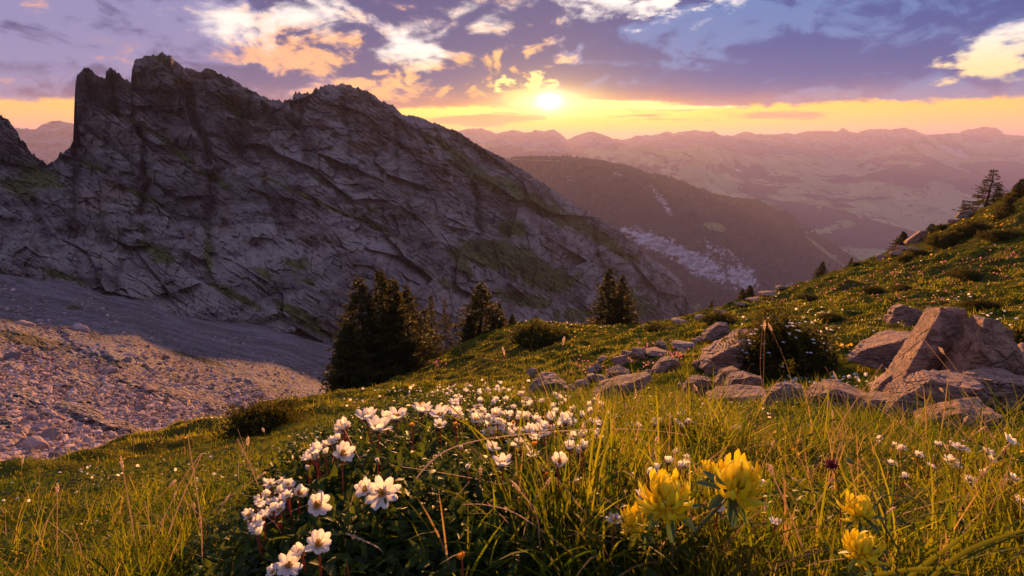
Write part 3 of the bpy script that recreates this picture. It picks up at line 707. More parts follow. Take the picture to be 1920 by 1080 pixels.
for k, f in dict(grass=grass_mat, dleaf=dleaf_mat, needle=needle_mat, bark=bark_mat, petal=petal_mat, redstem=stem_mat((.36, .07, .035)), greenstem=stem_mat((.14, .14, .05)),
                 straw=flat_leafy((.70, .54, .38), .5, (.85, .65, .40)), stamen=flat_leafy((.70, .42, .04), .3, (.9, .5, .05)), calyx=flat_leafy((.12, .07, .03), .3, (.4, .2, .04)),
                 sepal=flat_leafy((.45, .17, .03), .45, (.9, .38, .05)), budgreen=flat_leafy((.20, .22, .07), .3, (.4, .4, .1)), vetch=vetch_mat, bract=flat_leafy((.05, .09, .03), .3, (.16, .26, .04)),
                 pink=flat_leafy((.62, .22, .36), .35, (.8, .3, .4)), yellow=flat_leafy((.80, .52, .05), .4, (.95, .6, .06)), purple=flat_leafy((.30, .06, .09), .3, (.5, .1, .1)), stone=stone_mat, block=block_mat, oblock=oblock_mat).items():
    M[k] = material(k, f)

# ------------------------------------------------------------------ vector builders
class Soup:
    """collects many small shapes into one mesh"""
    def __init__(s): s.V = []; s.Q = []; s.T = []; s.A = {}; s.n = 0
    def add(s, V, quads=None, tris=None, **at_):
        """V (k,m,3): k copies of a shape with m vertices"""
        k, m = V.shape[:2]; off = (np.arange(k) * m)[:, None, None] + s.n
        if quads is not None and len(quads): s.Q.append((np.asarray(quads)[None] + off).reshape(-1, 4))
        if tris is not None and len(tris): s.T.append((np.asarray(tris)[None] + off).reshape(-1, 3))
        s.V.append(V.reshape(-1, 3)); s.n += k * m
        for a, v in at_.items(): s.A.setdefault(a, []).append(np.broadcast_to(np.asarray(v, np.float32).reshape(-1, 1), (k, m)).ravel())
    def mesh(s, name, mat, smooth=True):
        return mesh(name, np.concatenate(s.V), [np.concatenate(x) for x in (s.Q, s.T) if x], mat, smooth, {a: ('POINT', np.concatenate(v)) for a, v in s.A.items()})
def nrm(v): return v / np.maximum(np.linalg.norm(v, axis=-1, keepdims=True), 1e-9)
def blades(S, P, L, W, lean, bend, az_, nseg=2, tint=0, dry=0, up=None):
    """curved grass blades: lean and bend in radians, az_ the heading of the lean"""
    n = len(P); k = nseg; hx, hy = np.cos(az_), np.sin(az_)
    fa = az_ + np.pi / 2 + rng.normal(0, .6, n); wx, wy = np.cos(fa), np.sin(fa)
    V = np.zeros((n, 2 * k + 1, 3)); px_ = P.copy(); ang = lean.copy()
    for i in range(k + 1):
        t = i / k
        if i:
            st = L / k; ang = lean + bend * t
            px_ = px_ + np.stack([hx * np.sin(ang) * st, hy * np.sin(ang) * st, np.cos(ang) * st], -1)
        if i < k:
            w = (W * (1 - .55 * t ** 1.4) / 2)[:, None]; o = np.stack([wx, wy, 0 * wx], -1) * w
            V[:, 2 * i] = px_ - o; V[:, 2 * i + 1] = px_ + o
        else: V[:, 2 * k] = px_
    q = [(2 * i, 2 * i + 1, 2 * i + 3, 2 * i + 2) for i in range(k - 1)]
    S.add(V, q, [(2 * k - 2, 2 * k - 1, 2 * k)], tint=tint, dry=dry)
def tubes(S, C, rad, ns=5, **at_):
    """C (n,k,3) centre lines, rad (n,k)"""
    n, k = C.shape[:2]; T = np.gradient(C, axis=1); T = nrm(T)
    ref = np.where(np.abs(T[..., 2:3]) > .9, np.array([1., 0, 0]), np.array([0, 0, 1.])); A = nrm(np.cross(T, ref)); B = np.cross(T, A)
    a = np.arange(ns) * 2 * np.pi / ns
    V = C[:, :, None] + (A[:, :, None] * np.cos(a)[None, None, :, None] + B[:, :, None] * np.sin(a)[None, None, :, None]) * rad[:, :, None, None]
    q = [(i * ns + j, i * ns + (j + 1) % ns, (i + 1) * ns + (j + 1) % ns, (i + 1) * ns + j) for i in range(k - 1) for j in range(ns)]
    S.add(V.reshape(n, k * ns, 3), q, **at_)
def hit_h(px, py, h):
    """point h metres above the turf on the ray through a photo pixel (h scalar or array)"""
    px = np.atleast_1d(np.asarray(px, float)); py = np.atleast_1d(np.asarray(py, float)); h = np.broadcast_to(h, px.shape)
    u, s = slope_at(px, py); Ys = np.exp(np.linspace(math.log(.25), math.log(90), 1400))
    d = s[:, None] * Ys - ground_z(u[:, None] * Ys, np.broadcast_to(Ys, (len(px), len(Ys)))) - h[:, None]
    k = np.where((d < 0).any(1), np.argmax(d < 0, 1), len(Ys) - 1); Y = Ys[k]
    return np.stack([u * Y, Y, s * Y], -1)
def pxm(P):
    """metres per photo pixel at P"""
    return P[..., 1] * (CP - P[..., 2] / P[..., 1] * SP) / F

CUSHION = [(300, 1300), (430, 1080), (445, 1000), (480, 950), (545, 880), (590, 835), (650, 792), (770, 764), (900, 756), (1010, 775), (1090, 830), (1070, 900), (990, 950), (950, 1000), (930, 1080), (900, 1300)]
# ------------------------------------------------------------------ grass: too many blades to count
def field(n, r0, r1, th0, th1, p=0.0):
    t = rng.random(n)
    lr = math.log(r0) + (math.log(r1) - math.log(r0)) * t ** (1 / (1 + p)); th = R(1) * rng.uniform(th0, th1, n); r = np.exp(lr)
    x, y = r * np.sin(th), r * np.cos(th)
    return np.stack([x, y, ground_z(x, y)], -1), r
def patchy(P, sc, seed, lo=-.3, hi=.4): return sm(fbm(P[:, 0] * sc, P[:, 1] * sc, 3, seed=seed), lo, hi)
S = Soup()
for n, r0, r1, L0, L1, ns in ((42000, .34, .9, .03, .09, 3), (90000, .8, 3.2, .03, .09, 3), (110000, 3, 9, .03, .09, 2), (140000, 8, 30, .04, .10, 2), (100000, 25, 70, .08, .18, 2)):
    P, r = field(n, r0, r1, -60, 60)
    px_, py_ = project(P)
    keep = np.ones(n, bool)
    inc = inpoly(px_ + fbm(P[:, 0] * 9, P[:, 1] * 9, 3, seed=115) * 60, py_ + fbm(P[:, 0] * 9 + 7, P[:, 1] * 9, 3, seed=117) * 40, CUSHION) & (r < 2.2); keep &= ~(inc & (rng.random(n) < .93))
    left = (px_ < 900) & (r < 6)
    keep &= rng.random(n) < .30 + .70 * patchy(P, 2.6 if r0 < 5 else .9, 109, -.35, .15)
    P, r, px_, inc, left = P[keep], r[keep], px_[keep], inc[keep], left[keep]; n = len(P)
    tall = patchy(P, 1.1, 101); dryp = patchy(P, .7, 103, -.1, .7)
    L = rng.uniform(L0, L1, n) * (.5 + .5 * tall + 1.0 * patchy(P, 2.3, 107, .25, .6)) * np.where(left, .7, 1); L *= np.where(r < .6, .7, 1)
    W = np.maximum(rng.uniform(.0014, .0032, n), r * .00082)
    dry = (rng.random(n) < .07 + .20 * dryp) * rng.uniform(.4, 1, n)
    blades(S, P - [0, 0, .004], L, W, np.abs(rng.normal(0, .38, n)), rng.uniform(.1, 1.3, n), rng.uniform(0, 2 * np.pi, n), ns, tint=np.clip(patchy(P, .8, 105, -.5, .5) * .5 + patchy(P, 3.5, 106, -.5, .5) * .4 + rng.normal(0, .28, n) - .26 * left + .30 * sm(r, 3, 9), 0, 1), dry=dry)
# rank clumps of long blades at the lower right
def clump(px, py, n, L0, L1, sp, w=.0034, dryf=.12, leanm=.35, tint=.5):
    c = hit(px, py)[0]; a = rng.uniform(0, 2 * np.pi, n); rr = np.sqrt(rng.random(n)) * sp
    P = np.stack([c[0] + rr * np.cos(a), c[1] + rr * np.sin(a)], -1); P = np.concatenate([P, ground_z(P[:, 0], P[:, 1])[:, None] - .01], 1)
    blades(S, P, rng.uniform(L0, L1, n), rng.uniform(.6, 1.1, n) * w, np.abs(rng.normal(0, leanm, n)), rng.uniform(.2, 1.6, n), rng.uniform(0, 2 * np.pi, n), 5, tint=np.clip(rng.normal(tint, .25, n), 0, 1), dry=(rng.random(n) < dryf) * rng.uniform(.5, 1, n))
for px, py, n, a, b, sp in ((1030, 1010, 110, .08, .17, .06), (1120, 1060, 90, .08, .17, .06), (1000, 900, 80, .08, .18, .07), (1180, 900, 120, .08, .20, .12), (1330, 1040, 90, .07, .15, .06), (1480, 1060, 70, .08, .16, .06), (1250, 850, 160, .1, .22, .2),
                            (1420, 830, 220, .1, .24, .3), (1600, 820, 260, .12, .28, .35), (1750, 830, 200, .12, .28, .3), (1850, 950, 120, .08, .18, .1), (1700, 1050, 110, .08, .18, .07), (1850, 1070, 60, .1, .2, .06), (1560, 950, 120, .08, .18, .1),
                            (1130, 800, 150, .08, .2, .2), (1900, 800, 160, .12, .3, .3), (1500, 760, 200, .1, .2, .4), (150, 1000, 120, .06, .16, .2), (300, 980, 120, .06, .16, .15), (60, 1050, 90, .06, .16, .1), (880, 1070, 40, .06, .14, .04)):
    clump(px, py, n, a, b, sp)
obj('meadow_grass', S.mesh('meadow_grass', M['grass']), kind='stuff')

# dark scalloped leaves of the avens cushions
def leaves(S, P, N, L, W, tint, el_):
    n = len(P); m = 7; t = np.linspace(0, 1, m)
    az_ = rng.uniform(0, 2 * np.pi, n)
    d = np.stack([np.cos(az_) * np.cos(el_), np.sin(az_) * np.cos(el_), np.sin(el_)], -1); side = nrm(np.stack([-np.sin(az_), np.cos(az_), rng.normal(0, .35, n)], -1)); upv = np.cross(d, side); upv *= np.sign(upv[:, 2:3])
    prof = np.sin(np.pi * np.clip(t * .93 + .05, 0, 1)) ** .7 * (1 + .16 * np.cos(t * (m - 1) * np.pi)); prof[0] = .12
    droop = -(t ** 2) * .25
    V = np.zeros((n, m, 3, 3))
    for j, sd in enumerate((-1, 0, 1)):
        V[:, :, j] = P[:, None] + d[:, None] * (t[None, :, None] * L[:, None, None]) + side[:, None] * (sd * prof[None, :, None] * W[:, None, None] / 2) + upv[:, None] * ((droop * 1.0)[None, :, None] * L[:, None, None] - abs(sd) * -.18 * W[:, None, None] * prof[None, :, None])
    q = [(i * 3 + j, i * 3 + j + 1, i * 3 + j + 4, i * 3 + j + 3) for i in range(m - 1) for j in range(2)]
    S.add(V.reshape(n, m * 3, 3), q, tint=tint)
S = Soup()
n = 30000
P, r = field(n, .30, 2.4, -45, 20); px_, py_ = project(P)
jx, jy = fbm(P[:, 0] * 9, P[:, 1] * 9, 3, seed=115) * 60, fbm(P[:, 0] * 9 + 7, P[:, 1] * 9, 3, seed=117) * 40
k = inpoly(px_ + jx, py_ + jy, CUSHION) | ((rng.random(n) < .10) & (px_ > 900) & (r < 1.6)); P, r = P[k], r[k]; n = len(P)
h = rng.random(n) ** 1.5 * .022 * (1 + .8 * patchy(P, 14, 111))
leaves(S, P + np.stack([0 * h, 0 * h, h], -1), None, rng.uniform(.013, .026, n) * np.maximum(1, r * .75), rng.uniform(.006, .0095, n) * np.maximum(1, r * .75), np.clip(rng.normal(.4, .3, n), 0, 1), rng.normal(.45, .45, n))
# low leafy herbs through the right-hand turf
n = 40000
P, r = field(n, .45, 4.5, -58, 56); k = patchy(P, 3.5, 113, -.05, .3) > rng.random(n); P, r = P[k], r[k]; n = len(P)
leaves(S, P + np.stack([0 * r, 0 * r, rng.random(n) * .05], -1), None, rng.uniform(.008, .018, n) * np.maximum(1, r * .7), rng.uniform(.004, .008, n) * np.maximum(1, r * .7), np.clip(rng.normal(.75, .25, n), 0, 1), rng.normal(.5, .5, n))
obj('avens_leaves', S.mesh('avens_leaves', M['dleaf']), kind='stuff')

# ------------------------------------------------------------------ stones
def cube_sphere(n):
    g = np.linspace(-1, 1, n); g = np.tan(g * np.pi / 4); A, B = np.meshgrid(g, g, indexing='ij'); one = np.ones_like(A)
    Vs, Fq = [], []
    for k, (X, Y, Z) in enumerate(((one, A, B), (-one, B, A), (B, one, A), (A, -one, B), (A, B, one), (B, A, -one))):
        Vs.append(np.stack([X, Y, Z], -1).reshape(-1, 3)); Fq.append(gridf(n, n, k * n * n))
    V = nrm(np.concatenate(Vs)); Fq = np.concatenate(Fq)
    key = np.round(V * 1e5).astype(np.int64); _, idx, inv = np.unique(key, axis=0, return_index=True, return_inverse=True)
    return V[idx], inv.ravel()[Fq]
_CS = {n: cube_sphere(n) for n in (4, 6, 14, 44, 80)}
def rock_points(V, planes, soft=60, seed=0, rough=.05, strata=.03, tilt=.5):
    N = nrm(np.array([p[:3] for p in planes], float)); d = np.array([p[3] for p in planes], float)
    s = np.maximum((V @ N.T) / d, 1e-3)
    r = np.minimum(1 / (np.sum(s ** soft, 1) ** (1 / soft)), 1.28 if len(V) < 2000 else 1.6)
    P = V * r[:, None]
    rs3 = np.random.default_rng(seed + 5); K = 42; fc = nrm(rs3.normal(size=(K, 3))) * rs3.uniform(.6, 1.05, (K, 1)); fn_ = rs3.normal(0, 1, (K, 3)); fo = rs3.uniform(-.5, .5, K)
    if len(V) > 300:
        dd = ((P[:, None] - fc[None]) ** 2 * [1, 1, 1.8]).sum(-1); j = dd.argmin(1)
        fac = ((P - fc[j]) * fn_[j]).sum(1) * .55 + fo[j]; P = P * (1 + fac * rough * 2.0)[:, None]
    n = fbm(P[:, 0] * 2 + seed, P[:, 1] * 2 + P[:, 2] * 1.7, 5, .55, seed=seed % 40) * rough
    b = P[:, 2] * math.cos(tilt) + P[:, 0] * math.sin(tilt); t = b * (3.2 + seed % 5) + fbm(P[:, 0] * 1.5, P[:, 1] * 1.5 + seed, 3, seed=(seed + 7) % 40) * .8; f = t - np.floor(t)
    n = n + (f ** 2 - .33) * strata
    n -= np.exp(-(fbm(P[:, 0] * 1.3 + 9 + seed, P[:, 2] * 1.3 + P[:, 1], 3, seed=(seed + 13) % 40) / .035) ** 2) * rough * 1.1
    return P * (1 + n)[:, None]
def outline_planes(out, depth, seed, fr=(.15, -.05), uside=.5):
    """planes from a convex outline in x-z (units of half size, any order CCW) plus front and back faces"""
    r_ = random.Random(seed); pl = []; n = len(out); cx = sum(p[0] for p in out) / n; cz = sum(p[1] for p in out) / n
    for i in range(n):
        (ax, az_), (bx, bz) = out[i], out[(i + 1) % n]
        nx, nz = bz - az_, -(bx - ax); L = math.hypot(nx, nz)
        if L < 1e-6: continue
        nx, nz = nx / L, nz / L; d = (ax - cx) * nx + (az_ - cz) * nz
        if d < 0: nx, nz, d = -nx, -nz, -d
        ny = uside * .66 + r_.uniform(-.02, .10) if nx < -.25 else (r_.uniform(.0, .30) if nz > .5 else r_.uniform(-.40, .15))
        pl.append((nx, ny, nz, max(d, .12)))
    pl += [(fr[0], -1, fr[1], depth), (r_.uniform(-.4, .4), 1, r_.uniform(-.1, .4), depth), (r_.uniform(.3, .6), -1, r_.uniform(-.1, .4), depth * 1.15), (-.6, -1, r_.uniform(0, .4), depth * 1.2)]
    return pl, (cx, cz)
def random_planes(rs, n=11):
    pl = []
    for _ in range(n):
        v = rs.normal(size=3); v /= np.linalg.norm(v); pl.append((v[0], v[1], v[2], rs.uniform(.62, 1.0)))
    return pl + [(0, 0, -1, .8), (1, 0, 0, 1), (-1, 0, 0, 1), (0, 1, 0, 1), (0, -1, 0, 1)]
def add_rock(name, x0, x1, y0, y1, out, label, cat, seed, depth=.8, Yo=None, res=44, rough=.05, strata=.03, tilt=.5, soft=70, group=None, sink=0.0, fr=(.30, -.10)):
    """stone filling the photo box x0..x1, y0..y1; its foot stands on the turf there"""
    cx, cy = (x0 + x1) / 2, (y0 + y1) / 2
    g = hit(cx, y1)[0]; Y = g[1] * 1.0 if Yo is None else Yo
    c = at(cx, cy, Y); m = float(pxm(c)); hw, hh = (x1 - x0) / 2 * m, (y1 - y0) / 2 * m * 1.06
    V, Fq = _CS[res]
    if out is None: rs = np.random.default_rng(seed); pl = random_planes(rs); hw *= 1.0; hh *= .92
    else: pl, (ox, oz) = outline_planes(out, depth, seed, fr, float(c[0] / c[1]))
    if seed == 100: pl.append((-.72, .36, .30, .26))
    if seed == 103: pl += [(-.82, .40, .22, .34), (.30, -.80, .50, .55)]
    P = rock_points(V, pl, soft, seed, rough, strata, tilt)
    if out is not None: P = P + [ox, 0, oz]
    P = P * [hw, hw, hh]; 
    o = obj(name, mesh(name, P, [Fq], M['stone'], smooth=True), loc=c - [0, 0, sink * hh], label=label, cat=cat, group=group)
    me = o.data
    try: me.set_sharp_from_angle(angle=R(38))
    except Exception: pass
    return o
# the stack of big slabs on the right
B = [
 ((1648, 1790, 578, 742), [(-1, -.95), (-.72, -.35), (-.05, .72), (.30, 1), (.72, .92), (.98, .62), (.62, -.15), (.25, -.95)], 'tall pointed boulder leaning right at the left of the big pile, sunlit left flank', .55, None, 80, .04, .010, .9),
 ((1752, 1892, 598, 728), [(-.98, -.55), (-.60, .42), (-.15, .98), (.35, 1), (.85, .62), (1, 0), (.80, -.80), (-.2, -1)], 'massive split boulder with a lit left face, highest on the right of the pile', .75, 'B', 80, .045, .012, .2),
 ((1640, 1735, 668, 738), [(-1, -.9), (-.55, -.2), (.3, .95), (1, .8), (.9, -.9)], 'low slab wedged against the foot of the tall pointed boulder', .6, None, 44, .04, .03, .6),
 ((1666, 1832, 706, 786), [(-1, -.6), (-.7, .2), (-.1, 1), (.7, .9), (1, .3), (.9, -.8), (-.4, -1)], 'broad pinkish slab under the two largest boulders, nearest the grass', .7, None, 80, .05, .04, .35),
 ((1788, 1925, 704, 782), [(-1, -.9), (-.95, .3), (-.5, .95), (.7, 1), (1, .6), (1, -.9)], 'pitted horizontal boulder at the right foot of the pile', .7, None, 80, .09, .06, .1),
 ((1880, 1990, 650, 730), [(-1, -.8), (-.3, .8), (.5, 1), (1, .5), (1, -1)], 'smooth grey boulder cut by the right edge behind the pile', .8, None, 44, .03, .02, .4),
 ((1728, 1862, 758, 812), [(-1, -.9), (-.6, .3), (.1, .9), (.9, .7), (1, -.9)], 'half buried lit slab in the grass in front of the pile', .7, None, 44, .05, .04, .3),
 ((1590, 1690, 740, 778), [(-1, -.8), (-.3, .7), (.6, 1), (1, -.3), (.6, -1)], 'low flat lit stone running left from the foot of the pile', .7, None, 44, .04, .04, .2),
 ((1596, 1718, 626, 682), [(-1, -.8), (-.6, .1), (.2, .8), (.9, 1), (1, -.2), (.6, -1)], 'smooth pale slab lying behind the tall pointed boulder', .7, None, 44, .03, .03, .45),
 ((1668, 1742, 572, 610), [(-1, -.8), (-.75, .6), (-.4, 1), (.3, .5), (1, -.6), (.6, -1)], 'blue-grey pointed boulder alone in the grass above the pile', .6, None, 44, .05, .03, .3),
 ((1518, 1642, 722, 772), [(-1, -.7), (-.85, .4), (-.4, 1), (.2, .8), (1, .0), (.9, -1)], 'rounded cracked boulder low in the grass left of the big pile', .7, None, 44, .05, .04, .1),
 ((1326, 1446, 730, 762), [(-1, -.7), (-.6, .4), (.1, .9), (.9, .7), (1, -.6)], 'long flat pale stone sunk in the grass below the cushioned rock', .6, None, 44, .04, .04, .1),
 ((1432, 1508, 720, 762), [(-1, -.9), (-.7, .3), (.0, 1), (.8, .8), (1, -.9)], 'brown blocky stone right of the long flat pale one', .6, None, 44, .05, .04, .2),
 ((1314, 1444, 626, 690), [(-1, -.75), (-.75, -.25), (.05, .9), (.6, 1), (1, .6), (1, -.9), (-.3, -1)], 'overhanging wedge shaped boulder under the leafy cushion, dark below', .75, None, 80, .04, .03, .35),
 ((1448, 1500, 622, 668), [(-.9, -1), (-1, .2), (-.2, 1), (.7, .8), (1, -.5)], 'grey boulder face showing at the right of the leafy cushion', .7, None, 44, .05, .04, .5),
 ((1342, 1400, 690, 722), [(-1, -.8), (-.6, .6), (.2, 1), (1, .3), (.9, -.9)], 'upper block of the split grey stone under the overhang', .7, None, 44, .04, .04, .2),
 ((1362, 1428, 700, 738), [(-1, -.8), (-.7, .6), (.1, 1), (.9, .6), (1, -.9)], 'lower block of the split grey stone under the overhang', .7, None, 44, .04, .04, .2),
 ((1280, 1342, 706, 746), [(-1, -.8), (-.7, .5), (-.1, 1), (.7, .7), (1, -.9)], 'layered rounded stone left of the split grey stone', .7, None, 44, .05, .06, .1),
 ((1112, 1222, 702, 750), [(-1, -1), (-.75, -.1), (-.2, .55), (.9, 1), (1, .75), (.1, -.4)], 'long pale slab with a tapered end pointing up to the right', .5, None, 44, .035, .03, .5),
 ((1136, 1182, 690, 716), [(-1, -.8), (-.7, .6), (.0, 1), (.9, .5), (1, -.8)], 'striped layered stone behind the long pale slab', .7, None, 44, .04, .09, .35),
 ((1116, 1140, 702, 718), None, 'small pinkish stone at the left end of the striped layered stone', .7, None, 14, .05, .04, .2),
 ((988, 1064, 706, 746), [(-1, -.9), (-.7, .3), (-.2, .95), (.4, 1), (1, .1), (1, -.9)], 'broad dark grey boulder behind the white flowers, leftmost of the stone row', .7, None, 44, .05, .04, .3),
 ((1228, 1274, 670, 698), [(-1, -.8), (-.5, .6), (.2, 1), (.9, .7), (1, -.8)], 'rounded brownish stone alone above the long pale slab', .7, None, 44, .04, .03, .4),
 ((1318, 1366, 606, 640), [(-1, -.8), (-.5, .3), (.1, 1), (.7, .9), (1, .2), (.8, -1)], 'grey boulder at the top end of the stone row', .7, None, 44, .05, .04, .4),
 ((988, 1008, 692, 706), None, 'small grey stone alone in the turf left of the stone row', .7, None, 14, .05, .04, .2),
 ((1700, 1732, 432, 458), [(-1, -1), (-.7, -.3), (.4, .9), (.9, 1), (1, -.5)], 'brown angular boulder on the skyline of the right slope', .7, None, 44, .05, .04, .8),
 ((1796, 1824, 396, 410), [(-1, -.8), (-.7, .6), (.7, 1), (1, -.8)], 'flat dark rock under the leaning spruce on the skyline', .7, None, 14, .05, .05, .1),
]
YB = float(hit(1780, 745)[0][1])
for i, (bx, out, lab, dep, Yo, res, ro, stt, ti) in enumerate(B):
    if Yo: Yo = YB * .93
    add_rock('boulder', *bx, out, lab, 'boulder', 100 + i * 3, dep, Yo, res, ro, stt, ti)
# scattered smaller stones of the row and the slope
small = [(1044, 1070, 735, 748, 'pale flat stone'), (1060, 1084, 722, 736, 'pinkish sloping stone'), (1078, 1104, 710, 724, 'grey sloping stone'), (1096, 1118, 700, 712, 'grey slanted stone'), (1150, 1178, 664, 682, 'bluish stone'), (1166, 1192, 656, 668, 'long grey stone'), (1186, 1216, 650, 668, 'pale humped stone'),
    (1210, 1250, 654, 664, 'flat brown stone'), (1230, 1252, 640, 652, 'dark stone'), (1256, 1300, 638, 650, 'long low grey stone'), (1296, 1312, 634, 642, 'small grey stone'), (1306, 1324, 630, 640, 'small rounded stone'), (1272, 1290, 654, 664, 'small grey stone'), (1100, 1118, 688, 698, 'small pale stone'), (1112, 1128, 680, 692, 'small grey stone'), (1120, 1142, 668, 680, 'flat pinkish stone'), (1184, 1204, 700, 712, 'small brown stone'), (1208, 1226, 690, 702, 'small dark stone'),
    (1268, 1284, 716, 728, 'small dark stone'), (1296, 1318, 676, 690, 'small brown stone'), (1418, 1440, 730, 742, 'small pale stone'), (1500, 1520, 744, 758, 'small grey stone'),
    (1668, 1690, 466, 480, 'small slope rock'), (1684, 1704, 458, 470, 'small slope rock'), (1640, 1664, 476, 486, 'flat slope rock'), (1702, 1724, 462, 474, 'small slope rock'), (1428, 1462, 544, 556, 'flat slope rock'), (1400, 1424, 556, 566, 'low slope rock'), (1380, 1396, 566, 574, 'small slope rock'), (1452, 1474, 534, 542, 'small slope rock'), (1340, 1362, 580, 588, 'low slope rock'), (1300, 1326, 590, 600, 'low slope rock'), (1262, 1290, 598, 606, 'low slope rock'), (1780, 1796, 408, 418, 'dark slope rock')]
used_l = {}
for i, (a, b, c, d, lab) in enumerate(small):
    wh = 'in the stone row crossing the meadow' if c > 600 else 'on the stony skyline of the right slope'
    add_rock('stone', a, b, c, d, None, f'{lab} {wh}', 'stone', 300 + i, .7, None, 14, .06, .05, .3, 40, 'small stones in the meadow', sink=.3)

# scree: the largest blocks one by one, the rest as rubble
V6, F6 = _CS[6]; V4, F4 = _CS[4]
def scree_at(px, py): return at(px, py, scree_d(np.asarray(px, float), np.asarray(py, float)))
bm_ = []
for s_ in range(10):
    rs = np.random.default_rng(900 + s_)
    P = rock_points(V6 if s_ else V6, random_planes(rs, 9), 40, 900 + s_, .04, .05, .4) * [1, rs.uniform(.6, 1), rs.uniform(.45, .8)]
    bm_.append(mesh('scree_block', P, [F6], M['oblock'], smooth=False))
hero_blocks = [(91, 825, 46, 'large square topped block low in the scree, brightly lit on top', 2), (62, 843, 40, 'flat lit block just left below the large square topped one', 4), (278, 735, 34, 'grey upright block standing out in the middle of the scree', 6), (152, 620, 30, 'pale boulder resting at the shaded edge of the scree', 1),
    (50, 610, 26, 'flat lit slab high on the left of the scree', 5), (238, 668, 20, 'upper of two blocks lying together on the scree', 3), (237, 680, 22, 'lower of two blocks lying together on the scree', 7), (310, 672, 16, 'dark block at the edge of shade on the scree', 8), (207, 700, 24, 'long flat slab lying across the scree', 5),
    (23, 675, 30, 'long lit slab at the left edge of the scree', 5), (287, 778, 26, 'tilted lit block above the meadow edge', 0), (262, 768, 22, 'block leaning on the tilted lit one above the meadow edge', 9), (448, 762, 20, 'pale rounded block beside the dark juniper', 2), (60, 742, 20, 'grey rounded block in the middle left of the scree', 3), (228, 651, 14, 'small shaded boulder on the upper scree', 1), (55, 655, 15, 'pale block on the brown turf patch', 2)]
nb = 0
def put_block(px, py, w, s_, lab, grp, rs):
    P = scree_at(px, py); m = float(pxm(P)) * w / 2
    o = obj('scree_block', bm_[s_], loc=P + [0, 0, m * .15], label=lab, cat='rock', group=grp)
    o.scale = (m, m, m); o.rotation_euler = (rs.uniform(-.35, .35), rs.uniform(-.35, .35), rs.uniform(0, 6.28)); return o
rs_ = random.Random(5)
for px, py, w, lab, s_ in hero_blocks: put_block(px, py, w, s_, lab, 'blocks lying on the scree', rs_)
n = 284; k = 0
while k < n:
    px = rs_.uniform(-40, 520); py = rs_.uniform(600, 900)
    lit = py > 560 + px * .36
    if not lit or rs_.random() > sm(np.array(py), 610, 760) * .8 + .12: continue
    Pq = scree_at(px, py); q = project(Pq)
    w = rs_.uniform(.35, .9) ** 1.7 * 1.2 / float(pxm(Pq)) * 1.0
    put_block(px, py, max(w, 7), rs_.randrange(10), ('fairly large' if w > 16 else 'small') + ' angular block in the ' + ('lower' if py > 760 else 'upper') + (' left corner' if px < 160 else ' middle' if px < 330 else ' right part') + ' of the sunlit scree', 'loose blocks of the scree', rs_); k += 1
S = Soup()
def rubble(n, x0, x1, y0, y1, s0, s1, geo, dens):
    Vv, Ff = geo
    px = rng.uniform(x0, x1, n); py = rng.uniform(y0, y1, n); k = rng.random(n) < dens(px, py); px, py = px[k], py[k]; n = len(px)
    P = scree_at(px, py); sc = s0 + (s1 - s0) * rng.random(n) ** 2.6; sc = np.maximum(sc, pxm(P) * .9)
    for s_ in range(12):
        j = np.arange(s_, n, 12)
        rs = np.random.default_rng(700 + s_ + n % 50); B_ = rock_points(Vv, random_planes(rs, 8), 40, s_, .03, .03) * [1, rs.uniform(.6, 1), rs.uniform(.4, .75)]
        a = rng.uniform(0, 6.28, len(j)); ca, sa = np.cos(a), np.sin(a); t = rng.normal(0, .3, len(j)); 
        X = B_[None, :, 0] * ca[:, None] - B_[None, :, 1] * sa[:, None]; Yy = B_[None, :, 0] * sa[:, None] + B_[None, :, 1] * ca[:, None]; Z = B_[None, :, 2] + X * t[:, None]
        S.add(P[j][:, None] + np.stack([X, Yy, Z], -1) * sc[j][:, None, None], Ff, tint=rng.random(len(j)))
mossf = lambda x, y: 1 - np.clip(scree_moss(x, y) * 1.3, 0, .9)
rubble(13000, -80, 620, 620, 910, .12, .44, (V4, F4), lambda x, y: sm(y - x * .22, 600, 690) * mossf(x, y))
rubble(16000, -80, 640, 540, 900, .07, .22, (V4, F4), lambda x, y: sm(y - x * .28, 520, 640) * mossf(x, y) * .9 + .05)
rubble(9000, -80, 640, 520, 780, .14, .5, (V4, F4), lambda x, y: .25 * mossf(x, y) + 0 * x)
obj('scree_rubble', S.mesh('scree_rubble', M['block'], smooth=False), kind='stuff')

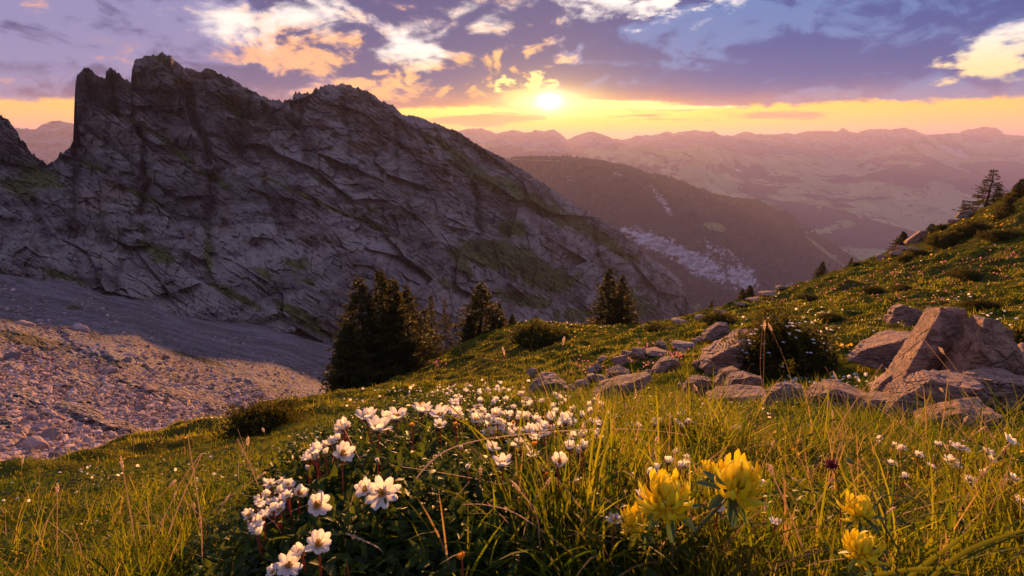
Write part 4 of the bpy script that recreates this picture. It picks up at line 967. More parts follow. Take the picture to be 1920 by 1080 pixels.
# ------------------------------------------------------------------ spruces
def spruce(h, seed, rmax, dense=1.0, spray=.10, gap=0.0, low=.05, nper=7):
    """crown and trunk meshes of a spruce h metres tall"""
    g = np.random.default_rng(seed); S = Soup(); T = Soup()
    tz = np.linspace(0, h, 9); wob = np.cumsum(g.normal(0, h * .004, (9, 2)), 0) * 1; C = np.stack([wob[:, 0], wob[:, 1], tz], -1)[None]
    tubes(T, C, (np.linspace(h * .017, h * .002, 9) + .004)[None], 7, tint=.5)
    z = h * low; Ps, Ds, Ls = [], [], []; BC, BR = [], []
    while z < h * .985:
        f = z / h; R_ = rmax * 1.08 * (1 - f) ** 1.05 * (1 + .25 * math.sin(f * 3)) + h * .008
        for _ in range(max(4, int(nper * (1 - .3 * f)))):
            if g.random() < gap: continue
            a = g.uniform(0, 2 * np.pi); L = R_ * g.uniform(.62, 1.12); e0 = -.25 + .75 * f + g.normal(0, .10)
            m = 7; t = np.linspace(0, 1, m); zz = z + L * (np.sin(e0) * t - .28 * (1 - f) * t ** 1.5 + .22 * t ** 3); rr = L * np.cos(e0) * t
            wx, wy = np.interp(z, tz, wob[:, 0]), np.interp(z, tz, wob[:, 1])
            c = np.stack([wx + rr * np.cos(a), wy + rr * np.sin(a), zz], -1); BC.append(c); BR.append(np.linspace(h * .004 * (1 - f) + .004, .003, m))
            nt_ = max(3, int(L / spray * 2.4 * dense))
            tt = g.uniform(.12, 1, nt_) ** .8; base = np.stack([np.interp(tt, t, c[:, i]) for i in range(3)], -1)
            sd = g.choice([-1, 1], nt_); wl = L * .34 * (1.05 - tt) * g.uniform(.5, 1.1, nt_) + spray * .5
            da = a + sd * g.uniform(.6, 1.2, nt_); d = np.stack([np.cos(da), np.sin(da), g.normal(-.22, .2, nt_)], -1)
            k = max(1, int(round(1.6 * dense)))
            for j in range(3):
                u = g.uniform(0, 1, nt_)[:, None]
                Ps.append(base + d * wl[:, None] * u); Ds.append(nrm(d + g.normal(0, .35, d.shape) + [0, 0, .05])); Ls.append(spray * g.uniform(.6, 1.25, nt_))
        z += h * .020 * (1.25 - .6 * f) / dense ** .3
    P = np.concatenate(Ps); Dd = np.concatenate(Ds); L = np.concatenate(Ls)[:, None]
    tip = np.stack([wob[-1, 0] + 0 * L[:12, 0], wob[-1, 1] + 0 * L[:12, 0], h * (1 - np.linspace(0, .06, 12))], -1); P[:12] = tip; Dd[:12] = nrm(g.normal(0, 1, (12, 3)) + [0, 0, 1.2])
    sd = nrm(np.cross(Dd, g.normal(0, 1, Dd.shape))); w = L * .20
    V = np.stack([P, P + Dd * L * .5 - sd * w, P + Dd * L, P + Dd * L * .5 + sd * w], 1)
    S.add(V, [(0, 1, 2, 3)], tint=np.clip(g.normal(.4, .28, len(P)), 0, 1))
    tubes(T, np.array(BC), np.array(BR), 3, tint=.3)
    return S.mesh('crown', M['needle'], smooth=False), T.mesh('trunk', M['bark'])
SPR = {'full': [spruce(6, 1, 1.4, 1.6, .13), spruce(6, 2, 1.3, 1.6, .13), spruce(6, 3, 1.65, 1.6, .13)], 'thin': [spruce(6, 4, 1.15, 1.1, .15, gap=.22, nper=6), spruce(6, 5, 1.35, 1.0, .16, gap=.32, nper=6)], 'small': [spruce(2.5, 6, .95, 1.2, .10), spruce(2.5, 7, .8, 1.0, .11)]}
HT = {'full': 6, 'thin': 6, 'small': 2.5}

def tree(px, ptop, pbase, kind, v, label, group, wide=1.0, Yo=None, yaw=None, lean=0):
    g = hit(px, pbase)[0]
    if Yo: g = at(px, pbase, Yo)
    m = float(pxm(g)); H = (pbase - ptop) * m * 1.03; s = H / HT[kind]
    e = bpy.data.objects.new('spruce', None); COL.objects.link(e); e.location = g - [0, 0, .05]; e.scale = (s * wide, s * wide, s); e.rotation_euler = (0, lean, yaw if yaw is not None else rs_.uniform(0, 6.28) if not lean else 0)
    tag(e, label, 'tree', group)
    c, t = SPR[kind][v]
    obj('crown', c, e); obj('trunk', t, e); return e
gl = 'spruces of the dark group on the left'
tree(693, 515, 742, 'full', 0, 'tall dark spruce forming the left side of the dense group', gl, 1.4, 19)
tree(725, 503, 735, 'full', 1, 'tallest spruce in the middle of the dense dark group', gl, 1.1, 21)
tree(748, 518, 728, 'full', 2, 'broad spruce just right of the tallest in the dense group', gl, 1.1, 20)
tree(771, 530, 712, 'full', 0, 'shorter spruce on the right of the dense dark group', gl, 1.15, 22)
tree(797, 575, 700, 'thin', 0, 'loose spruce at the right end of the dense dark group', gl, 1.5, 23)
tree(662, 600, 756, 'small', 0, 'low bushy spruce at the left foot of the dense group', gl, 1.0, 17.5)
tree(712, 640, 752, 'small', 1, 'low spruce skirt before the middle of the dense group', gl, 1.3, 18.5)
tree(640, 690, 758, 'small', 1, 'smallest spruce bush at the far left of the group', gl, 1.2, 17)
tree(812, 548, 690, 'thin', 0, 'slender see-through spruce behind the right end of the group', 'slender spruces', .8, 27)
tree(838, 558, 678, 'thin', 1, 'slender spruce with a bare lower trunk between the two groups', 'slender spruces', .62, 25)
tree(905, 527, 652, 'full', 2, 'broad olive green spruce with a pointed top behind the knoll', 'spruces behind the knoll', 1.7, 27)
tree(934, 566, 640, 'small', 0, 'shorter spruce leaning on the right of the broad olive one', 'spruces behind the knoll', .9, 28)
tree(880, 590, 660, 'small', 1, 'low spruce at the left foot of the broad olive one', 'spruces behind the knoll', .9, 26)
tree(960, 586, 622, 'small', 0, 'small rounded spruce bush at the left end of the knoll', 'spruces behind the knoll', 1.0, 27)
tree(1140, 500, 618, 'full', 1, 'taller left one of the two dark spruces on the saddle', 'two dark spruces on the saddle', 1.4, 32)
tree(1161, 514, 617, 'full', 0, 'shorter right one of the two dark spruces on the saddle', 'two dark spruces on the saddle', 1.45, 33)
sl = 'little spruces along the right slope'
tree(1402, 533, 580, 'small', 0, 'right one of a dark pair of little spruces on the slope edge', sl, 1.0, 50)
tree(1388, 540, 582, 'small', 1, 'left one of a dark pair of little spruces on the slope edge', sl, 1.0, 51)
tree(1333, 562, 582, 'small', 1, 'tiny spruce left of the dark pair on the slope edge', sl, .9, 49)
tree(1537, 490, 526, 'small', 1, 'tiny open spruce alone on the slope skyline', sl, 1.2, 62)
tree(1594, 482, 502, 'small', 1, 'tiniest seedling spruce on the slope skyline', sl, .8, 62)
tree(1688, 434, 476, 'small', 0, 'small ragged spruce left of the brown angular boulder', sl, 1.3, 62)
tree(1740, 420, 456, 'small', 1, 'crooked little spruce right of the brown angular boulder', sl, 1.8, 60)
tree(1843, 322, 408, 'thin', 1, 'tall sparse spruce standing clear on the right skyline', sl, 1.9, 56)
tree(1862, 352, 400, 'thin', 0, 'thinner spruce close right of the tall sparse one', sl, 1.9, 56)
tree(1815, 372, 412, 'thin', 1, 'wind bent spruce leaning left from the tall sparse one', sl, 1.5, 57, lean=-.45)
tree(1896, 338, 415, 'small', 0, 'bushy dark spruce near the right edge of the slope', sl, 1.0, 48)
tree(1922, 322, 400, 'full', 0, 'dense spruce cut off by the right edge', sl, 1.1, 50)
tree(1880, 372, 425, 'small', 1, 'low dark spruce below the bushy one at the right edge', sl, 1.3, 44)

# low shrubs: domes of dark sprays
def shrub_mesh(seed, n=11000, spray=.085):
    g = np.random.default_rng(seed); d = nrm(g.normal(0, 1, (n, 3))); d[:, 2] = np.abs(d[:, 2])
    lump = 1 + .55 * fbm(d[:, 0] * 2.2 + seed, d[:, 1] * 2.2 + d[:, 2], 3, seed=seed)
    P = d * (lump * g.uniform(.62, 1, n))[:, None] * [1, 1, .8]; D_ = nrm(d + g.normal(0, .5, d.shape) + [0, 0, .3]); L = (spray * g.uniform(.6, 1.3, n))[:, None]
    sd = nrm(np.cross(D_, g.normal(0, 1, D_.shape))); w = L * .22
    S = Soup(); S.add(np.stack([P, P + D_ * L * .5 - sd * w, P + D_ * L, P + D_ * L * .5 + sd * w], 1), [(0, 1, 2, 3)], tint=np.clip(g.normal(.35, .25, n), 0, 1))
    T = Soup(); m = 40; a = g.uniform(0, 6.28, m); ee = g.uniform(.3, 1.4, m); q = np.stack([np.cos(a) * np.cos(ee), np.sin(a) * np.cos(ee), np.sin(ee) * .8], -1) * .75
    tubes(T, q[:, None] * np.linspace(0, 1, 4)[None, :, None], np.broadcast_to(np.linspace(.02, .006, 4), (m, 4)), 3, tint=.3)
    return S.mesh('foliage', M['needle'], smooth=False), T.mesh('branches', M['bark'])
SH = [shrub_mesh(21), shrub_mesh(22), shrub_mesh(23)]
def shrub(px, py, wpx, hpx, label, v, Yo=None):
    g = hit(px, py)[0] if Yo is None else at(px, py, Yo); m = float(pxm(g))
    e = bpy.data.objects.new('shrub', None); COL.objects.link(e); e.location = g - [0, 0, .03]; e.scale = (wpx / 2 * m, wpx / 2 * m, hpx * m * 1.15); e.rotation_euler = (0, 0, rs_.uniform(0, 6.28))
    tag(e, label, 'shrub', 'low shrubs on the meadow'); obj('foliage', SH[v][0], e); obj('branches', SH[v][1], e)
for a in [(498, 812, 124, 66, 'large dark juniper on the meadow edge beside the scree', 0), (1005, 640, 90, 32, 'green domed shrub on the knoll, leftmost', 1), (1050, 634, 40, 16, 'small shrub right of the green dome on the knoll', 2), (1590, 458 + 60, 1, 1, '', 0)][:3]: shrub(*a)
for px, py, w, h_, lab in [(1765, 462, 46, 22, 'dark green shrub on the slope below the skyline rocks'), (1830, 440, 60, 26, 'broad dark shrub under the bushy spruce on the slope'), (1795, 448, 40, 16, 'olive shrub between two darker ones on the slope'), (1700, 490, 30, 14, 'reddish low shrub beside the slope rocks'), (1606, 498, 14, 7, 'small red shrub on the slope skyline'), (1722, 480, 36, 14, 'low green shrub beside the reddish one'),
        (1880, 450, 70, 22, 'wide low shrub near the right edge of the slope'), (1766, 432, 22, 10, 'small round shrub on the slope skyline'), (1350, 606, 60, 18, 'low dark shrub behind the top end of the stone row'), (1560, 600, 46, 14, 'low flowering shrub in the middle of the meadow'), (1850, 580, 60, 18, 'leafy mound in the grass above the big boulders'), (1910, 690, 70, 90, 'bright leafy shrub beside the big boulders at the right edge'),
        (1530, 700, 60, 30, 'dense green tussock right of the cushioned rock'), (1640, 548, 40, 10, 'low dark shrub halfway up the slope'), (1700, 545, 44, 10, 'flat dark shrub right of the one halfway up'), (1520, 560, 40, 8, 'flat shrub low on the slope'), (1820, 520, 60, 14, 'flat green shrub high in the right meadow'), (1235, 620, 50, 10, 'flat tussock on the saddle right of the dark spruces')]:
    shrub(px, py, w, h_, lab, rs_.randrange(3))
shrub(1462, 672, 156, 82, 'dark leafy cushion growing over the overhanging boulder, dotted with white flowers', 1, float(hit(1400, 690)[0][1]) * .95)

# ------------------------------------------------------------------ white mountain avens
def petal_geo(L, W, cup, lift, az_, nu=7, nv=5, notch=.12, wav=0.0, off=.0015):
    """one petal growing from the origin: az_ heading, lift angle above the horizontal, cup = inward curl"""
    t = np.linspace(0, 1, nu)[:, None]; s = np.linspace(-1, 1, nv)[None]
    w = W / 2 * np.sin(np.pi * np.clip(.10 + .84 * t ** 1.25, 0, 1)) ** .75
    tt = t - notch * .5 * (1 - s ** 2) * (t > .93)
    ang = lift + cup * tt; r = np.cumsum(np.concatenate([[[0]], np.diff(tt[:, nv // 2:nv // 2 + 1], axis=0)]), 0)
    R_ = np.zeros((nu, nv)); Z = np.zeros((nu, nv))
    for i in range(1, nu):
        a = ang[i]; R_[i] = R_[i - 1] + np.cos(a) * (tt[i] - tt[i - 1]) * L; Z[i] = Z[i - 1] + np.sin(a) * (tt[i] - tt[i - 1]) * L
    X = w * s; Z = Z + np.abs(s) ** 2 * w * .32 + wav * np.sin(t * 7 + s * 3) * L * .05; R_ = R_ - np.abs(s) ** 2 * w * .10 + off
    ca, sa = math.cos(az_), math.sin(az_)
    return np.stack([R_ * ca - X * sa, R_ * sa + X * ca, Z + 0 * X], -1).reshape(-1, 3), gridf(nu, nv)
def corolla(seed, n=8, L=.0152, W=.0079, lift=.35, cup=.5, single=True, keep=1.0, spread=.12):
    g = np.random.default_rng(seed); res = []
    for i in range(n):
        if g.random() > keep: continue
        res.append(petal_geo(L * g.uniform(.88, 1.1), W * g.uniform(.88, 1.12), cup + g.normal(0, .15), lift + g.normal(0, spread) + (.12 if i % 2 else 0), i * 2 * math.pi / n + g.normal(0, .07), wav=g.uniform(0, 1), notch=g.uniform(0, .2)))
    return res
def join(geos, name, mat, smooth=True):
    V, Fq, n = [], [], 0
    for v, f in geos: V.append(v); Fq.append(f + n); n += len(v)
    return mesh(name, np.concatenate(V), [np.concatenate(Fq)], mat, smooth)
def stamens_mesh(seed, n=34, h=.0055, r=.0045):
    g = np.random.default_rng(seed); S = Soup(); a = g.uniform(0, 6.28, n); k = np.sqrt(g.random(n)) * r
    P1 = np.stack([np.cos(a) * k, np.sin(a) * k, h * g.uniform(.7, 1.1, n)], -1); P0 = P1 * [.25, .25, 0]
    tubes(S, np.stack([P0, P1 * [.8, .8, .6], P1, P1 * 1.0 + [0, 0, .0006]], 1), np.broadcast_to([.00022, .0002, .00065, .0003], (n, 4)), 4, tint=.5)
    return S.mesh('stamens', M['stamen'])
def calyx_mesh(seed, h=.004, r=.0035):
    g = np.random.default_rng(seed); geos = [petal_geo(.0085, .0028, .25, -.25, i * .785 + g.normal(0, .1), 5, 3, 0, off=.0005) for i in range(8)]
    t = np.linspace(0, 1, 5); a = np.linspace(0, 2 * np.pi, 9); rr = r * np.sin(.35 + t * 1.2)
    V = np.stack([rr[:, None] * np.cos(a), rr[:, None] * np.sin(a), (t[:, None] - 1) * h + 0 * a], -1).reshape(-1, 3); geos.append((V, gridf(5, 9)))
    return join(geos, 'calyx', M['calyx'])
FV = []   # (corolla pieces, stamens?, calyx?)
for sd, lift, cup, n in ((1, .18, .25, 8), (2, .45, .45, 8), (3, .75, .45, 8), (4, 1.05, .35, 8), (5, .30, .7, 8), (6, .05, .35, 8), (7, .62, .3, 8)):
    FV.append(corolla(sd, n, lift=lift, cup=cup))
FM = [join(v, 'corolla', M['petal']) for v in FV]
PM = [[mesh('petal', v, [f], M['petal']) for v, f in w] for w in FV]
BUD = join(corolla(11, 6, L=.011, W=.009, lift=1.25, cup=.55, spread=.03), 'corolla', M['petal'])
BUDG = join(corolla(12, 8, L=.0085, W=.0035, lift=1.15, cup=.65, spread=.03), 'sepals', M['budgreen'])
HUSK = join(corolla(13, 8, L=.0095, W=.0042, lift=.75, cup=.5, spread=.15), 'sepals', M['sepal'])
STM, CAL = stamens_mesh(3), calyx_mesh(4)
def stem_mesh(seed, mat, r=.00095, bend=.12):
    """a stem of unit length hanging down from the origin, so that the head sits at the top"""
    g = np.random.default_rng(seed); t = np.linspace(0, 1, 8); S = Soup()
    C = np.stack([bend * np.sin(t * 2) * t, bend * .6 * t ** 2 * g.choice([-1, 1]), -t], -1)
    tubes(S, C[None], np.full((1, 8), r / .07) * np.linspace(1, 1.25, 8), 5, tint=.5)
    return S.mesh('stem', M[mat])
STEMS = [stem_mesh(i, 'redstem') for i in range(4)]
GSTEM = stem_mesh(9, 'greenstem', .0016, .2)
def avens(px, py, wpx, kind, label, group='white avens flowers on the cushion', tilt=(0, 0), h=None, hero=False, rot=None):
    """head centre at photo pixel (px, py); tilt = lean towards the viewer, towards the right"""
    if h is None: h = rs_.uniform(.05, .08) if wpx > 22 else rs_.uniform(.04, .06)
    P = hit_h(px, py, h)[0]
    sc = min(max(wpx * .92 * float(pxm(P)) / .029, .58), 1.6)
    e = bpy.data.objects.new('avens_flower', None); COL.objects.link(e); e.location = P
    tag(e, label, 'flower', group)
    rx, ry = tilt; yaw = rot if rot is not None else rs_.uniform(0, 6.28)
    def child(name, me, head=True, s=None):
        o = bpy.data.objects.new(name, me); COL.objects.link(o); o.parent = e
        if head:
            from mathutils import Euler, Matrix
            o.rotation_euler = (Euler((rx, ry, 0)).to_matrix() @ Euler((0, 0, yaw)).to_matrix()).to_euler()
            o.scale = (sc,) * 3
        return o
    if kind == 'bud': child('corolla', BUD); child('sepals', BUDG)
    elif kind == 'green': child('sepals', BUDG)
    elif kind == 'husk': child('sepals', HUSK); child('stamens', STM)
    else:
        if hero:
            for m_ in PM[kind]: child('petal', m_)
        else: child('corolla', FM[kind])
        child('stamens', STM); child('calyx', CAL)
    s = child('stem', rs_.choice(STEMS), False); s.scale = (.07, .07, h + .02) if h > .02 else (.05, .05, .03); s.rotation_euler = (0, 0, rs_.uniform(0, 6.28))
    return e
heroes = [  # px, py, width, variant, tilt towards viewer, tilt right, words
 (718, 926, 66, 5, .75, .10, 'largest open white flower facing the viewer, pink edged, low on the dark cushion'), (688, 918, 46, 1, .55, -.5, 'white flower half hidden behind the largest open one on the dark cushion'),
 (640, 853, 52, 1, .25, .75, 'white flower tilted right with cupped petals, alone above the pair on the left rim'), (592, 948, 56, 1, .55, .75, 'white flower showing its yellow centre, tilted right, lower of the pair on the left rim'), (560, 926, 42, 2, .4, .6, 'white flower leaning right, upper of the pair on the left rim'),
 (596, 1022, 58, 1, .35, .45, 'wide white bloom with brown calyx in front, upper right of the bottom left chain'), (566, 1036, 42, 2, .4, -.3, 'white bloom tucked left of the wide one with the brown calyx'), (541, 1062, 52, 0, .5, .3, 'white bloom second from the bottom of the bottom left chain'), (514, 1076, 34, 2, .3, -.2, 'lowest white bloom of the bottom left chain, cut by the frame'),
 (688, 786, 50, 1, -.05, 0, 'flat topped white bloom at the left end of the row on the cushion crest'), (722, 788, 40, 2, 0, .3, 'white bloom right of the flat topped left end one in the crest row'), (709, 808, 60, 6, -.15, .1, 'wide shaggy white bloom hanging just below the crest row'), (646, 804, 42, 2, .1, -.3, 'white bloom low at the left end of the crest, below the row'), 
 (744, 787, 58, 1, -.05, 0, 'broad white bloom on a red stem, third in the crest row'), (792, 773, 46, 4, -.1, 0, 'white bloom behind the tall brown husk in the crest row'), (826, 783, 48, 1, -.05, -.1, 'full white bloom just right of the tall brown husk'), (852, 781, 42, 2, 0, .2, 'white bloom touching the full one at the middle of the crest row'),
 (824, 801, 34, 4, 0, 0, 'goblet shaped white bloom standing below the middle of the crest row'), (893, 790, 38, 6, .3, .2, 'ragged white bloom alone right of the middle of the crest row'), (928, 779, 30, 2, .4, .1, 'upper of two stacked white blooms right of centre'), (933, 796, 28, 3, .1, .1, 'lower of two stacked white blooms right of centre'),
 (875, 721, 18, 3, 0, 0, 'white goblet bloom standing tallest at the far crest'), (896, 739, 20, 2, .2, .5, 'white bloom tipped right, just below the tallest one at the far crest'), (852, 758, 26, 1, 0, 0, 'white bloom on the far crest above the middle of the row'), (942, 874, 50, 6, -.1, 0, 'cream bloom with spread petals seen from the side, right of the dark cushion'),
 (1046, 868, 48, 2, .55, .2, 'open white bloom with one raised petal right of the cream one'), (1060, 794, 46, 2, 0, .05, 'large glowing goblet bloom on the right of the cushion'), (1036, 788, 32, 2, .1, -.2, 'white bloom left behind the large glowing goblet'), (1008, 818, 52, 1, 0, .1, 'two toned white bloom below the large glowing goblet'), (1020, 802, 30, 2, 0, 0, 'small white bloom between the goblet and the two toned one'),
 (951, 806, 34, 5, .2, .1, 'thin petalled white bloom between the stacked pair and the two toned one'), (1068, 842, 34, 2, .1, 0, 'white bloom low on the right side of the cushion'), (1094, 840, 32, 3, .1, 0, 'white bloom at the right rim of the cushion'), (1076, 822, 30, 4, 0, 0, 'white bloom just above the pair on the right side of the cushion'),
 (1122, 797, 24, 1, 0, 0, 'single white bloom in the grass right of the glowing goblet'), (540, 890 + 20, 26, 1, .2, 0, 'white bloom topmost in the left rim cluster'),
 (1784, 868, 32, 0, .35, 0, 'largest white star flower in the turf at the right'), (1722, 855, 20, 1, .2, 0, 'small white flower left of the largest star flower at the right'), (1692, 843, 20, 1, .1, 0, 'small white flower topmost left in the right hand patch'), (1672, 871, 20, 1, .1, 0, 'small white flower leftmost in the right hand patch'), (1800, 842, 30, 0, 0, 0, 'white flower above the largest star flower at the right'),
 (1890, 829, 34, 1, .3, .6, 'white flower nodding right on a long stalk near the right edge'), (1899, 898, 24, 1, .2, .4, 'white flower below the nodding one near the right edge'), (1912, 945, 34, 0, .5, .4, 'white flower cut by the right edge of the frame'), (1424, 910, 28, 3, .1, .5, 'white flower peeping from behind the highest yellow head'), (1850, 850, 24, 1, .1, .2, 'white flower between the largest star and the nodding one'),
]
for a in heroes: avens(a[0], a[1], a[2], a[3], a[6], tilt=(a[4], a[5]), hero=a[2] >= 38)
for px, py, w, k, lab in [(708, 866, 20, 'bud', 'closed white bud alone on a short red stem above the dark cushion'), (650, 1054, 26, 'green', 'green bud with pale tip at the bottom of the cushion'), (866, 1048, 40, 'husk', 'orange spent bloom with two petals left at the bottom'), (792, 762, 28, 'husk', 'tall dark orange husk in the crest row'), (773, 800, 26, 'husk', 'orange husk right of the wide shaggy bloom'),
        (855, 800, 28, 'husk', 'golden husk below the middle of the crest row'), (968, 833, 26, 'green', 'brown pointed bud right of centre on a long red stem'), (1001, 836, 30, 'husk', 'brown bud with pale fringe under the two toned bloom'), (868, 800, 16, 'green', 'striped green bud right of the golden husk'), (926, 810, 16, 'green', 'dark striped bud below the stacked pair'), (962, 795, 18, 'husk', 'small orange husk right of the stacked pair'),
        (865, 842, 14, 'bud', 'tiny nodding bud on the cushion'), (877, 880, 16, 'bud', 'small nodding bud below the tiny one'), (576, 880, 16, 'bud', 'round white bud on the left rim'), (944, 910, 26, 'green', 'brown drooping seed head above the grass'), (1042, 800 + 14, 22, 'husk', 'orange husk below the glowing goblet'), (1024, 895, 20, 'husk', 'dark husk among the leaves right of the cushion')]:
    avens(px, py, w, k, lab, 'buds and husks among the white flowers', tilt=(rs_.uniform(-.1, .3), rs_.uniform(-.2, .2)))
def scatter(n, box, w0, w1, lab, hh=(.04, .065), poly_=None):
    k = 0
    while k < n:
        px, py = rs_.uniform(box[0], box[1]), rs_.uniform(box[2], box[3])
        if poly_ and not inpoly(np.array([px]), np.array([py]), poly_)[0]: continue
        f = (py - box[2]) / max(box[3] - box[2], 1)
        avens(px, py, (w0 + (w1 - w0) * f) * rs_.uniform(.8, 1.2), rs_.choice([0, 1, 1, 2, 2, 3, 4, 6]), lab, tilt=(rs_.uniform(-.25, .45), rs_.uniform(-.35, .35)), h=rs_.uniform(*hh)); k += 1
scatter(26, (455, 560, 905, 1005), 20, 34, 'one of the white flowers crowded down the left rim of the cushion', poly_=[(500, 900), (560, 905), (545, 935), (500, 1000), (485, 1025), (452, 1000), (470, 950)])
scatter(26, (560, 660, 790, 870), 12, 18, 'one of the small white flowers scattered along the far left rim of the cushion', poly_=[(640, 795), (665, 800), (600, 860), (570, 880), (562, 870), (600, 830)])
scatter(70, (820, 1130, 728, 800), 12, 26, 'one of the white flowers crowded on the far crest of the cushion')
scatter(22, (900, 1135, 790, 860), 24, 36, 'one of the white flowers spread down the right side of the cushion')
scatter(26, (1090, 1330, 772, 800), 9, 16, 'one of the small white flowers in the grass beyond the cushion')
scatter(10, (1120, 1500, 800, 1000), 16, 24, 'one of the white flowers half sunk in the grass at the lower middle')
scatter(14, (1640, 1910, 820, 905), 12, 22, 'one of the small white flowers in the right hand turf')
scatter(8, (1180, 1290, 850, 900), 16, 22, 'one of the pale flowers deep in the grass behind the yellow heads')
# tiny blossoms further off: nobody could count them
def blossoms(name, mat, boxes, r0=.007, tiltv=.6, hh=.04):
    """boxes: (cx, cy, rx, ry, n, size in photo pixels)"""
    S = Soup(); a = np.arange(6) * np.pi / 3
    base = np.concatenate([[[0, 0, -.25]], np.stack([np.cos(a), np.sin(a), .18 * (np.arange(6) % 2)], -1)]); tri = [(0, 1 + i, 1 + (i + 1) % 6) for i in range(6)]
    for cx, cy, rx, ry, n, w in boxes:
        q = rng.normal(0, .5, (n, 2)); px = cx + q[:, 0] * rx; py = cy + q[:, 1] * ry
        P = hit_h(px, py, 0.0); ok = P[:, 1] < 80; P = P[ok]; n = len(P); P[:, 2] += rng.uniform(.3, 1, n) * np.maximum(hh, pxm(P) * 2)
        s = np.maximum(pxm(P) * w / 2 * rng.uniform(.6, 1.2, n), .0025); ax = rng.normal(0, tiltv, n); ay = rng.normal(0, tiltv, n)
        B_ = base[None] * s[:, None, None]; x, y, z = B_[..., 0], B_[..., 1], B_[..., 2]
        y2 = y * np.cos(ax)[:, None] - z * np.sin(ax)[:, None]; z2 = y * np.sin(ax)[:, None] + z * np.cos(ax)[:, None]
        x3 = x * np.cos(ay)[:, None] + z2 * np.sin(ay)[:, None]; z3 = -x * np.sin(ay)[:, None] + z2 * np.cos(ay)[:, None]
        S.add(P[:, None] + np.stack([x3, y2, z3], -1), None, tri, tint=.5)
    obj(name, S.mesh(name, M[mat], smooth=False), kind='stuff')
blossoms('white_blossoms', 'petal', [(1460, 606, 110, 22, 36, 6), (1380, 640, 30, 25, 14, 5), (1500, 650, 50, 30, 22, 7), (1560, 640, 60, 30, 30, 6), (1545, 590, 40, 14, 26, 5), (1550, 715, 90, 14, 46, 7), (1480, 730, 60, 12, 10, 6), (1640, 620, 60, 30, 16, 4), (1790, 560, 60, 20, 14, 5), (1870, 590, 50, 20, 14, 6), (1690, 600, 14, 30, 8, 5),
    (1680, 650, 16, 20, 10, 8), (1180, 790, 130, 12, 90, 6), (1330, 785, 120, 14, 70, 6), (800, 735, 90, 12, 50, 6), (700, 760, 70, 20, 20, 5), (930, 735, 60, 12, 60, 7), (190, 898, 60, 14, 24, 6), (100, 940, 140, 60, 14, 6), (420, 900, 140, 60, 22, 6), (300, 960, 260, 90, 20, 5), (560, 860, 50, 30, 26, 6), (410, 785, 60, 8, 26, 3), (1450, 560, 200, 30, 14, 3), (1750, 520, 200, 60, 24, 3), (1010, 606, 80, 8, 40, 2.5), (1150, 612, 80, 8, 20, 2.5)])
blossoms('yellow_blossoms', 'yellow', [(1330, 815, 80, 30, 40, 7), (1240, 790, 60, 16, 20, 6), (1150, 800, 60, 20, 14, 6), (1580, 655, 30, 8, 16, 7), (1700, 430 + 50, 60, 14, 40, 4), (1800, 430, 80, 20, 90, 4), (1870, 410, 60, 20, 60, 4), (1500, 700, 160, 60, 30, 4), (1000, 620, 120, 20, 60, 3), (1070, 640, 120, 30, 40, 3), (1850, 700 + 160, 120, 60, 30, 6), (1500, 870, 200, 80, 60, 6), (300, 850, 160, 30, 20, 4), (1640, 560, 240, 50, 80, 2.5), (1480, 840, 60, 10, 8, 5), (1900, 640, 30, 30, 20, 6)], hh=.05)
blossoms('pink_blossoms', 'pink', [(1230, 655, 40, 16, 70, 4.5), (1180, 672, 30, 10, 50, 4), (1110, 688, 40, 12, 60, 4), (1270, 668, 26, 10, 24, 4), (1215, 685, 26, 12, 20, 4), (820, 682, 26, 10, 40, 3), (1700, 520, 160, 24, 110, 3), (1850, 500, 100, 30, 90, 3.2), (1600, 545, 120, 24, 70, 3), (1760, 560, 120, 14, 50, 3), (1480, 566, 80, 12, 50, 2.5), (1050, 735, 60, 10, 24, 4), (1550, 765, 60, 8, 12, 4), (1900, 480, 50, 24, 60, 3)], tiltv=1.5)

def dome_blossoms(name, mat, c, rx, rz, n, w):
    g = np.random.default_rng(77); d = nrm(g.normal(0, 1, (n, 3)) * [1, 1, .8]); d[:, 2] = np.abs(d[:, 2]) * .9 + .1; d[:, 1] = -np.abs(d[:, 1]); P = c + d * [rx, rx, rz * .92]
    a = np.arange(6) * np.pi / 3; base = np.concatenate([[[0, 0, -.25]], np.stack([np.cos(a), np.sin(a), .2 * (np.arange(6) % 2)], -1)]); tri = [(0, 1 + i, 1 + (i + 1) % 6) for i in range(6)]
    S = Soup(); s = pxm(P) * w / 2 * g.uniform(.7, 1.3, n); S.add(P[:, None] + base[None] * s[:, None, None], None, tri, tint=.5); obj(name, S.mesh(name, M[mat], smooth=False), kind='stuff')
_c = [o for o in scene.objects if o.name.startswith('shrub') and 'growing over' in o.get('label', '')][0]
dome_blossoms('cushion_blossoms', 'petal', np.array(_c.location), _c.scale[0], _c.scale[2], 46, 7)

# ------------------------------------------------------------------ yellow kidney vetch heads, nearest to the viewer
def floret(seed):
    g = np.random.default_rng(seed); nu, nv = 9, 8; t = np.linspace(0, 1, nu)[:, None]; a = np.linspace(0, 2 * np.pi, nv)[None]
    L = .0150 * g.uniform(.85, 1.1); w = .0006 + .0007 * np.sin(np.pi * t ** .8) ** .8; flat = 1 - .6 * sm(t, .5, 1.0); wide = w * (1 + .9 * sm(t, .55, .95)) * np.clip((1.02 - t) * 7, .05, 1)
    b = .55 * t ** 2.2
    x = wide * np.cos(a); y0 = w * flat * np.sin(a) * np.clip((1.02 - t) * 8, .1, 1); z = L * t * np.cos(b) + 0 * a; y = y0 + L * t * np.sin(b)
    return mesh('floret', np.stack([x, y, z + 0 * x], -1).reshape(-1, 3), [gridf(nu, nv)], M['vetch'], attrs={'tint': ('POINT', np.full(nu * nv, g.random()))})
